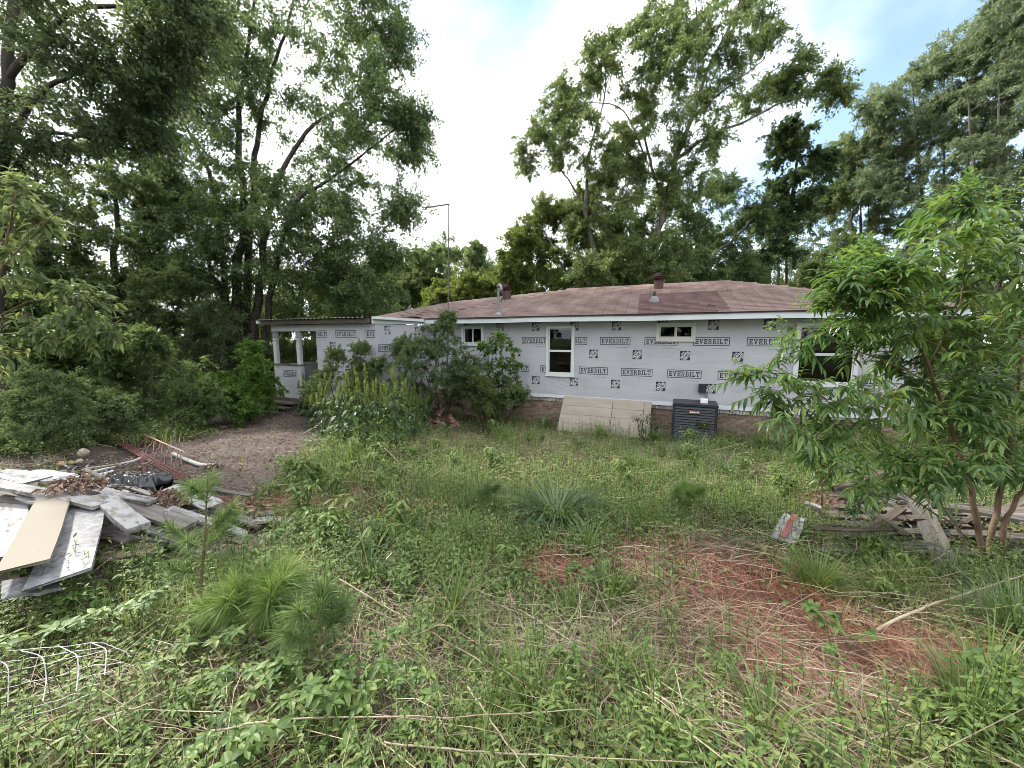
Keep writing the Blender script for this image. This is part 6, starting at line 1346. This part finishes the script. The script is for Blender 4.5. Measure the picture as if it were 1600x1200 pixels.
# ------------------------------------------------------------------ ground cover (stuff)
def scat_n(n, y0, y1):
    m = (y0 + y1) / 2; return int(n * (1.6 * m + 3.0) / (1.5 * m + 1.2))
def scatter(n, rng, y0, y1, kx=1.6, x0=3.0):
    n = scat_n(n, y0, y1); y = rng.uniform(y0, y1, n); x = rng.uniform(-1, 1, n) * (kx * y + x0); return x, y
def in_house(x, y):
    v = np.stack([x, y], -1) - P0[:2]; t = v @ DV[:2]; s = v @ NV[:2]
    return (s < .08) & (t > -12.7) | (s < 2.65) & (t > -12.7) & (t < -8.1)
def ground_cover():
    rng = np.random.default_rng(100)
    gr, dk = Geo(), Geo()
    for (y0, y1, n, k, wd, hh) in ((.5, 2.2, 17000, 4, .0046, .20), (2.2, 4.5, 30000, 3, .0066, .22), (4.5, 7, 30000, 3, .0095, .25), (7, 12.5, 40000, 2, .013, .29)):
        x, y = scatter(n, rng, y0, y1); red, dry, bare = field(RED, x, y), field(DRY, x, y), field(BARE, x, y)
        patch = .5 + .5 * np.sin(1.7 * x + .9 * y + 2 * np.sin(.8 * y)) * np.sin(1.3 * y - .7 * x + 1.5)
        p = (1 - np.clip(red * 1.25, 0, .96)) * (1 - .55 * dry) * (1 - np.clip((bare - .3) * 4, 0, .985)) * (.35 + .65 * patch)
        keep = (rng.random(len(x)) < p) & ~in_house(x, y); x, y = x[keep], y[keep]; m = len(x); a = rng.uniform(0, 6.28, m); D = np.stack([np.cos(a), np.sin(a), 0 * a], 1)
        tall = .38 + 1.25 * (.5 + .5 * np.sin(2.1 * x - 1.2 * y) * np.sin(1.1 * x + 1.9 * y + 2))
        P = np.stack([x, y, gz(x, y) - .01], 1); blades(gr, P, D, hh * tall * rng.uniform(.4, 1.2, m), wd * rng.uniform(.6, 1.3, m), k, rng.uniform(.1, .9, m))
    tag(gr.build('grass', M['grass']), kind='stuff')
    # low broad leaves
    cl = Geo()
    for (y0, y1, n, L) in ((.5, 2.4, 24000, .032), (2.4, 5, 36000, .040), (5, 12, 36000, .056)):
        x, y = scatter(n, rng, y0, y1); red, bare, dry = field(RED, x, y), field(BARE, x, y), field(DRY, x, y)
        patch = np.clip(.5 + .9 * np.sin(2.2 * x - .5 * y + 1) * np.sin(1.6 * y + 1.1 * x), 0.05, 1)
        keep = (rng.random(len(x)) < patch * (1 - np.clip(red * 1.1, 0, .90)) * (1 - .5 * dry) * (1 - np.clip((bare - .3) * 4, 0, .98))) & ~in_house(x, y); x, y = x[keep], y[keep]; m = len(x)
        P = np.stack([x, y, gz(x, y) + rng.uniform(.02, .14, m)], 1); a = rng.uniform(0, 6.28, m); D = np.stack([np.cos(a), np.sin(a), rng.uniform(-.2, .4, m)], 1)
        s = rng.uniform(.6, 1.3, m); cards(cl, P, D, np.array([0, 0, 1.]) + rdir(rng, m) * .5, L * s, L * .8 * s, fold=.1, mid=.55)
    tag(cl.build('clover', M['clover']), kind='stuff')
    # herbs: stems with paired leaves
    hb = Geo()
    for (y0, y1, n, hh, L) in ((.55, 2.4, 1700, .28, .050), (2.4, 5.5, 3600, .36, .055), (5.5, 11, 3200, .44, .07)):
        x, y = scatter(n, rng, y0, y1); red, bare = field(RED, x, y), field(BARE, x, y)
        keep = (rng.random(len(x)) < (1 - np.clip(red * 1.2, 0, .93)) * (1 - np.clip((bare - .3) * 4, 0, .97))) & ~in_house(x, y); x, y = x[keep], y[keep]; m = len(x); h = hh * rng.uniform(.4, 1.3, m)
        B = np.stack([x, y, gz(x, y) - .01], 1); tp = B + np.stack([rng.normal(0, .05, m), rng.normal(0, .05, m), h], 1)
        tubes(hb, np.stack([B, B * .5 + tp * .5 + rng.normal(0, .008, (m, 3)), tp], 1), np.tile([.0028, .002, .001], (m, 1)), 3, 1)
        q = 10; f = np.tile(np.linspace(.25, 1, q), m); i = np.repeat(np.arange(m), q); P = B[i] + (tp - B)[i] * f[:, None]; a = np.tile(np.arange(q) * 2.4, m) + rng.uniform(0, 6.28, m)[i] + rng.normal(0, .3, m * q)
        D = np.stack([np.cos(a), np.sin(a), .1 + .8 * f ** 3], 1); s = (1.15 - .55 * f) * rng.uniform(.6, 1.2, m)[i]
        strips(hb, P, D, np.tile([0, 0, 1.], (len(P), 1)) + rdir(rng, len(P)) * .25, L * s * 1.15, L * .38 * s, 3, rng.uniform(0, .5, len(P)), 'oval', .12)
    tag(hb.build('weeds', [M['herb'], M['green_stem']]), kind='stuff')
    # feathery weeds: upright stems with many thread leaves, in drifts
    fw = Geo()
    for (y0, y1, n, hh, w) in ((.7, 2.6, 420, .30, .0022), (2.6, 5.5, 1300, .36, .004), (5.5, 10.5, 1500, .42, .007)):
        x, y = scatter(n, rng, y0, y1); red, bare = field(RED, x, y), field(BARE, x, y)
        drift = np.clip(1.6 * np.sin(1.1 * x + .7 * y + 2) * np.sin(.9 * y - 1.4 * x + .4), 0, 1)
        keep = (rng.random(len(x)) < drift * (1 - np.clip(red, 0, .9)) * (1 - np.clip((bare - .3) * 4, 0, .98))) & ~in_house(x, y); x, y = x[keep], y[keep]; m = len(x); h = hh * rng.uniform(.6, 1.7, m)
        B = np.stack([x, y, gz(x, y) - .01], 1); tp = B + np.stack([rng.normal(0, .05, m), rng.normal(0, .05, m), h], 1); tubes(fw, np.stack([B, tp], 1), np.tile([.0025, .001], (m, 1)), 3, 1)
        q = 44; i = np.repeat(np.arange(m), q); f = rng.uniform(.15, 1, m * q); P = B[i] + (tp - B)[i] * f[:, None]; D = unit(rdir(rng, m * q, .5) + np.array([0, 0, .7])); L = rng.uniform(.03, .075, m * q) * (1.2 - .6 * f) * (1.4 if y0 > 5 else 1)
        S = unit(np.cross(D, rdir(rng, m * q))) * w * .5; V = np.stack([P - S, P + S, P + D * L[:, None]], 1); fw.add(V, np.arange(m * q * 3).reshape(-1, 3))
    tag(fw.build('feathery_weeds', [M['feather_weed'], M['green_stem']]), kind='stuff')
    # dry stalks
    ds = Geo()
    for (y0, y1, n, L, r) in ((.5, 2.4, 5600, .42, .0019), (2.4, 5, 5000, .40, .0026), (5, 9.8, 3000, .42, .0042)):
        x, y = scatter(n * 2, rng, y0, y1); dry, red, bare = field(DRY, x, y), field(RED, x, y), field(BARE, x, y)
        keep = (rng.random(len(x)) < .10 + .75 * np.clip(dry - .45 * red, 0, 1)) & ~in_house(x, y) & (rng.random(len(x)) > np.clip((bare - .3) * 3, 0, .9)); x, y = x[keep], y[keep]; m = len(x)
        a = rng.uniform(0, 6.28, m); a = np.where(rng.random(m) < .45, rng.normal(-.6, .5, m), a); el = np.abs(rng.normal(0, .22, m)); l = L * rng.uniform(.35, 1.7, m)
        D = np.stack([np.cos(a) * np.cos(el), np.sin(a) * np.cos(el), np.sin(el)], 1); P = np.stack([x, y, gz(x, y) + rng.uniform(.0, .09, m)], 1); u = np.linspace(-.5, .5, 4)[None, :, None]
        C = P[:, None] + D[:, None] * l[:, None, None] * u + rng.normal(0, .03, (m, 4, 3)) * l[:, None, None]; C[..., 2] += np.abs(D[:, 2:3] * l[:, None]) * .5
        C[..., 2] = np.maximum(C[..., 2], gz(C[..., 0], C[..., 1]) + .004)
        tubes(ds, C, r * rng.uniform(.5, 1.3, (m, 1)) * np.array([[1, .9, .75, .5]]), 3)
    tag(ds.build('dry_stalks', M['straw']), kind='stuff')
    th = Geo()
    for (y0, y1, n, L, w) in ((.5, 2.4, 16000, .10, .0028), (2.4, 5, 24000, .12, .0045), (5, 11.5, 24000, .15, .008)):
        x, y = scatter(n, rng, y0, y1); bare = field(BARE, x, y); keep = ~in_house(x, y) & (rng.random(len(x)) > np.clip((bare - .3) * 3, 0, .8)); x, y = x[keep], y[keep]; m = len(x)
        P = np.stack([x, y, gz(x, y) + rng.uniform(.0, .06, m)], 1); cards(th, P, rdir(rng, m, .35), rdir(rng, m), L * rng.uniform(.4, 1.4, m), w * rng.uniform(.6, 1.8, m), fold=.2, droop=.2)
    tag(th.build('thatch', M['thatch']), kind='stuff')
    dg = Geo()
    for (y0, y1, n, k, wd, hh) in ((.5, 2.4, 9000, 4, .0030, .24), (2.4, 5, 14000, 3, .0045, .25), (5, 11.5, 16000, 2, .008, .26)):
        x, y = scatter(n, rng, y0, y1); dry, red, bare = field(DRY, x, y), field(RED, x, y), field(BARE, x, y)
        keep = (rng.random(len(x)) < np.clip(.22 + .75 * dry - .3 * red, 0, 1) * (1 - np.clip((bare - .3) * 4, 0, .96))) & ~in_house(x, y); x, y = x[keep], y[keep]; m = len(x); a = rng.uniform(0, 6.28, m)
        P = np.stack([x, y, gz(x, y) - .01], 1); blades(dg, P, np.stack([np.cos(a), np.sin(a), 0 * a], 1), hh * rng.uniform(.4, 1.3, m), wd * rng.uniform(.6, 1.3, m), k, rng.uniform(.4, 1.5, m))
    tag(dg.build('dry_grass', M['straw']), kind='stuff')
    # red pine needles
    nd = Geo()
    for (y0, y1, n, L, w) in ((.9, 2.6, 70000, .15, .0014), (2.6, 4.8, 70000, .16, .0022), (4.8, 7, 9000, .18, .003)):
        x, y = scatter(n, rng, y0, y1); red = field(RED, x, y); keep = rng.random(len(x)) < np.clip(red * 1.5 - .12, .012, .95); x, y = x[keep], y[keep]; m = len(x)
        a = rng.uniform(0, 6.28, m) * .6 + 2 * np.sin(x * 2.3 + y * 1.9); el = rng.normal(.1, .22, m); D = np.stack([np.cos(a) * np.cos(el), np.sin(a) * np.cos(el), np.sin(el)], 1)
        P = np.stack([x, y, gz(x, y) + rng.uniform(.003, .11, m) * (.4 + .6 * np.sin(5 * x) ** 2)], 1); l = L * rng.uniform(.5, 1.2, m); S = unit(np.cross(D, [0, 0, 1.]) + rdir(rng, m) * .6); wd = w * rng.uniform(.7, 1.3, (m, 1))
        V = np.stack([P - S * wd, P + S * wd, P + D * l[:, None] + S * wd * .4, P + D * l[:, None] - S * wd * .4], 1); nd.add(V, np.arange(m * 4).reshape(-1, 4))
    tag(nd.build('pine_needles', M['needle_red']), kind='stuff')
    # fallen leaves on the dirt and over the boards
    fl = Geo()
    x, y = scatter(100000, rng, 1.5, 12.8); bare = field(BARE, x, y); keep = (rng.random(len(x)) < np.clip(bare - .1, .015, .62)) & ~in_house(x, y); x, y = x[keep], y[keep]; m = len(x)
    P = np.stack([x, y, gz(x, y) + rng.uniform(.004, .025, m)], 1); s = rng.uniform(.5, 1.25, m); cards(fl, P, rdir(rng, m, .25), np.array([0, 0, 1.]) + rdir(rng, m) * .45, .05 * s, .026 * s, fold=.25)
    tag(fl.build('fallen_leaves', M['dead_leaf']), kind='stuff')
    # heaps of dead foliage on the boards: one cut branch each
    for k, (px, py, rx, ry, n, h, lab) in enumerate(((258, 778, 32, 14, 420, .36, 'cut branch of dead brown leaves on the boards below the black sheeting'), (385, 795, 34, 16, 340, .14, 'cut branch of dead brown leaves on the board ends near the dirt patch'), (110, 757, 40, 8, 160, .56, 'thin branch of dead leaves along the back of the board pile'), (330, 690 + 40, 16, 6, 90, .03, 'small dead branch beside the white downpipe'))):
        c = P3(px, py, h); R = rx / F * proj(c)[2]; g = Geo(); w = Geo(); t = thing('dead_branch', lab, 'branch', tuple(c))
        for j in range(7):
            a = rng.uniform(0, 6.28); e = c + np.array([math.cos(a) * R * .9, math.sin(a) * R * .6, rng.uniform(-.04, .05)]); tubes(w, catmull([c, c * .5 + e * .5 + (0, 0, .04), e], 6), np.linspace(.006, .002, 6)[None], 4)
        P = c + rng.normal(0, .45, (n, 3)) * np.array([R, R * .7, .06]); P[:, 2] = np.maximum(P[:, 2], c[2] - .03)
        cards(g, P, unit(rdir(rng, n) + (0, 0, -.4)), rdir(rng, n), .085 * rng.uniform(.6, 1.2, n), .034, fold=.3, droop=.3)
        w.build('stem', M['stem'], t, origin=c); g.build('foliage', M['dead_leaf'], t, origin=c)
ground_cover()
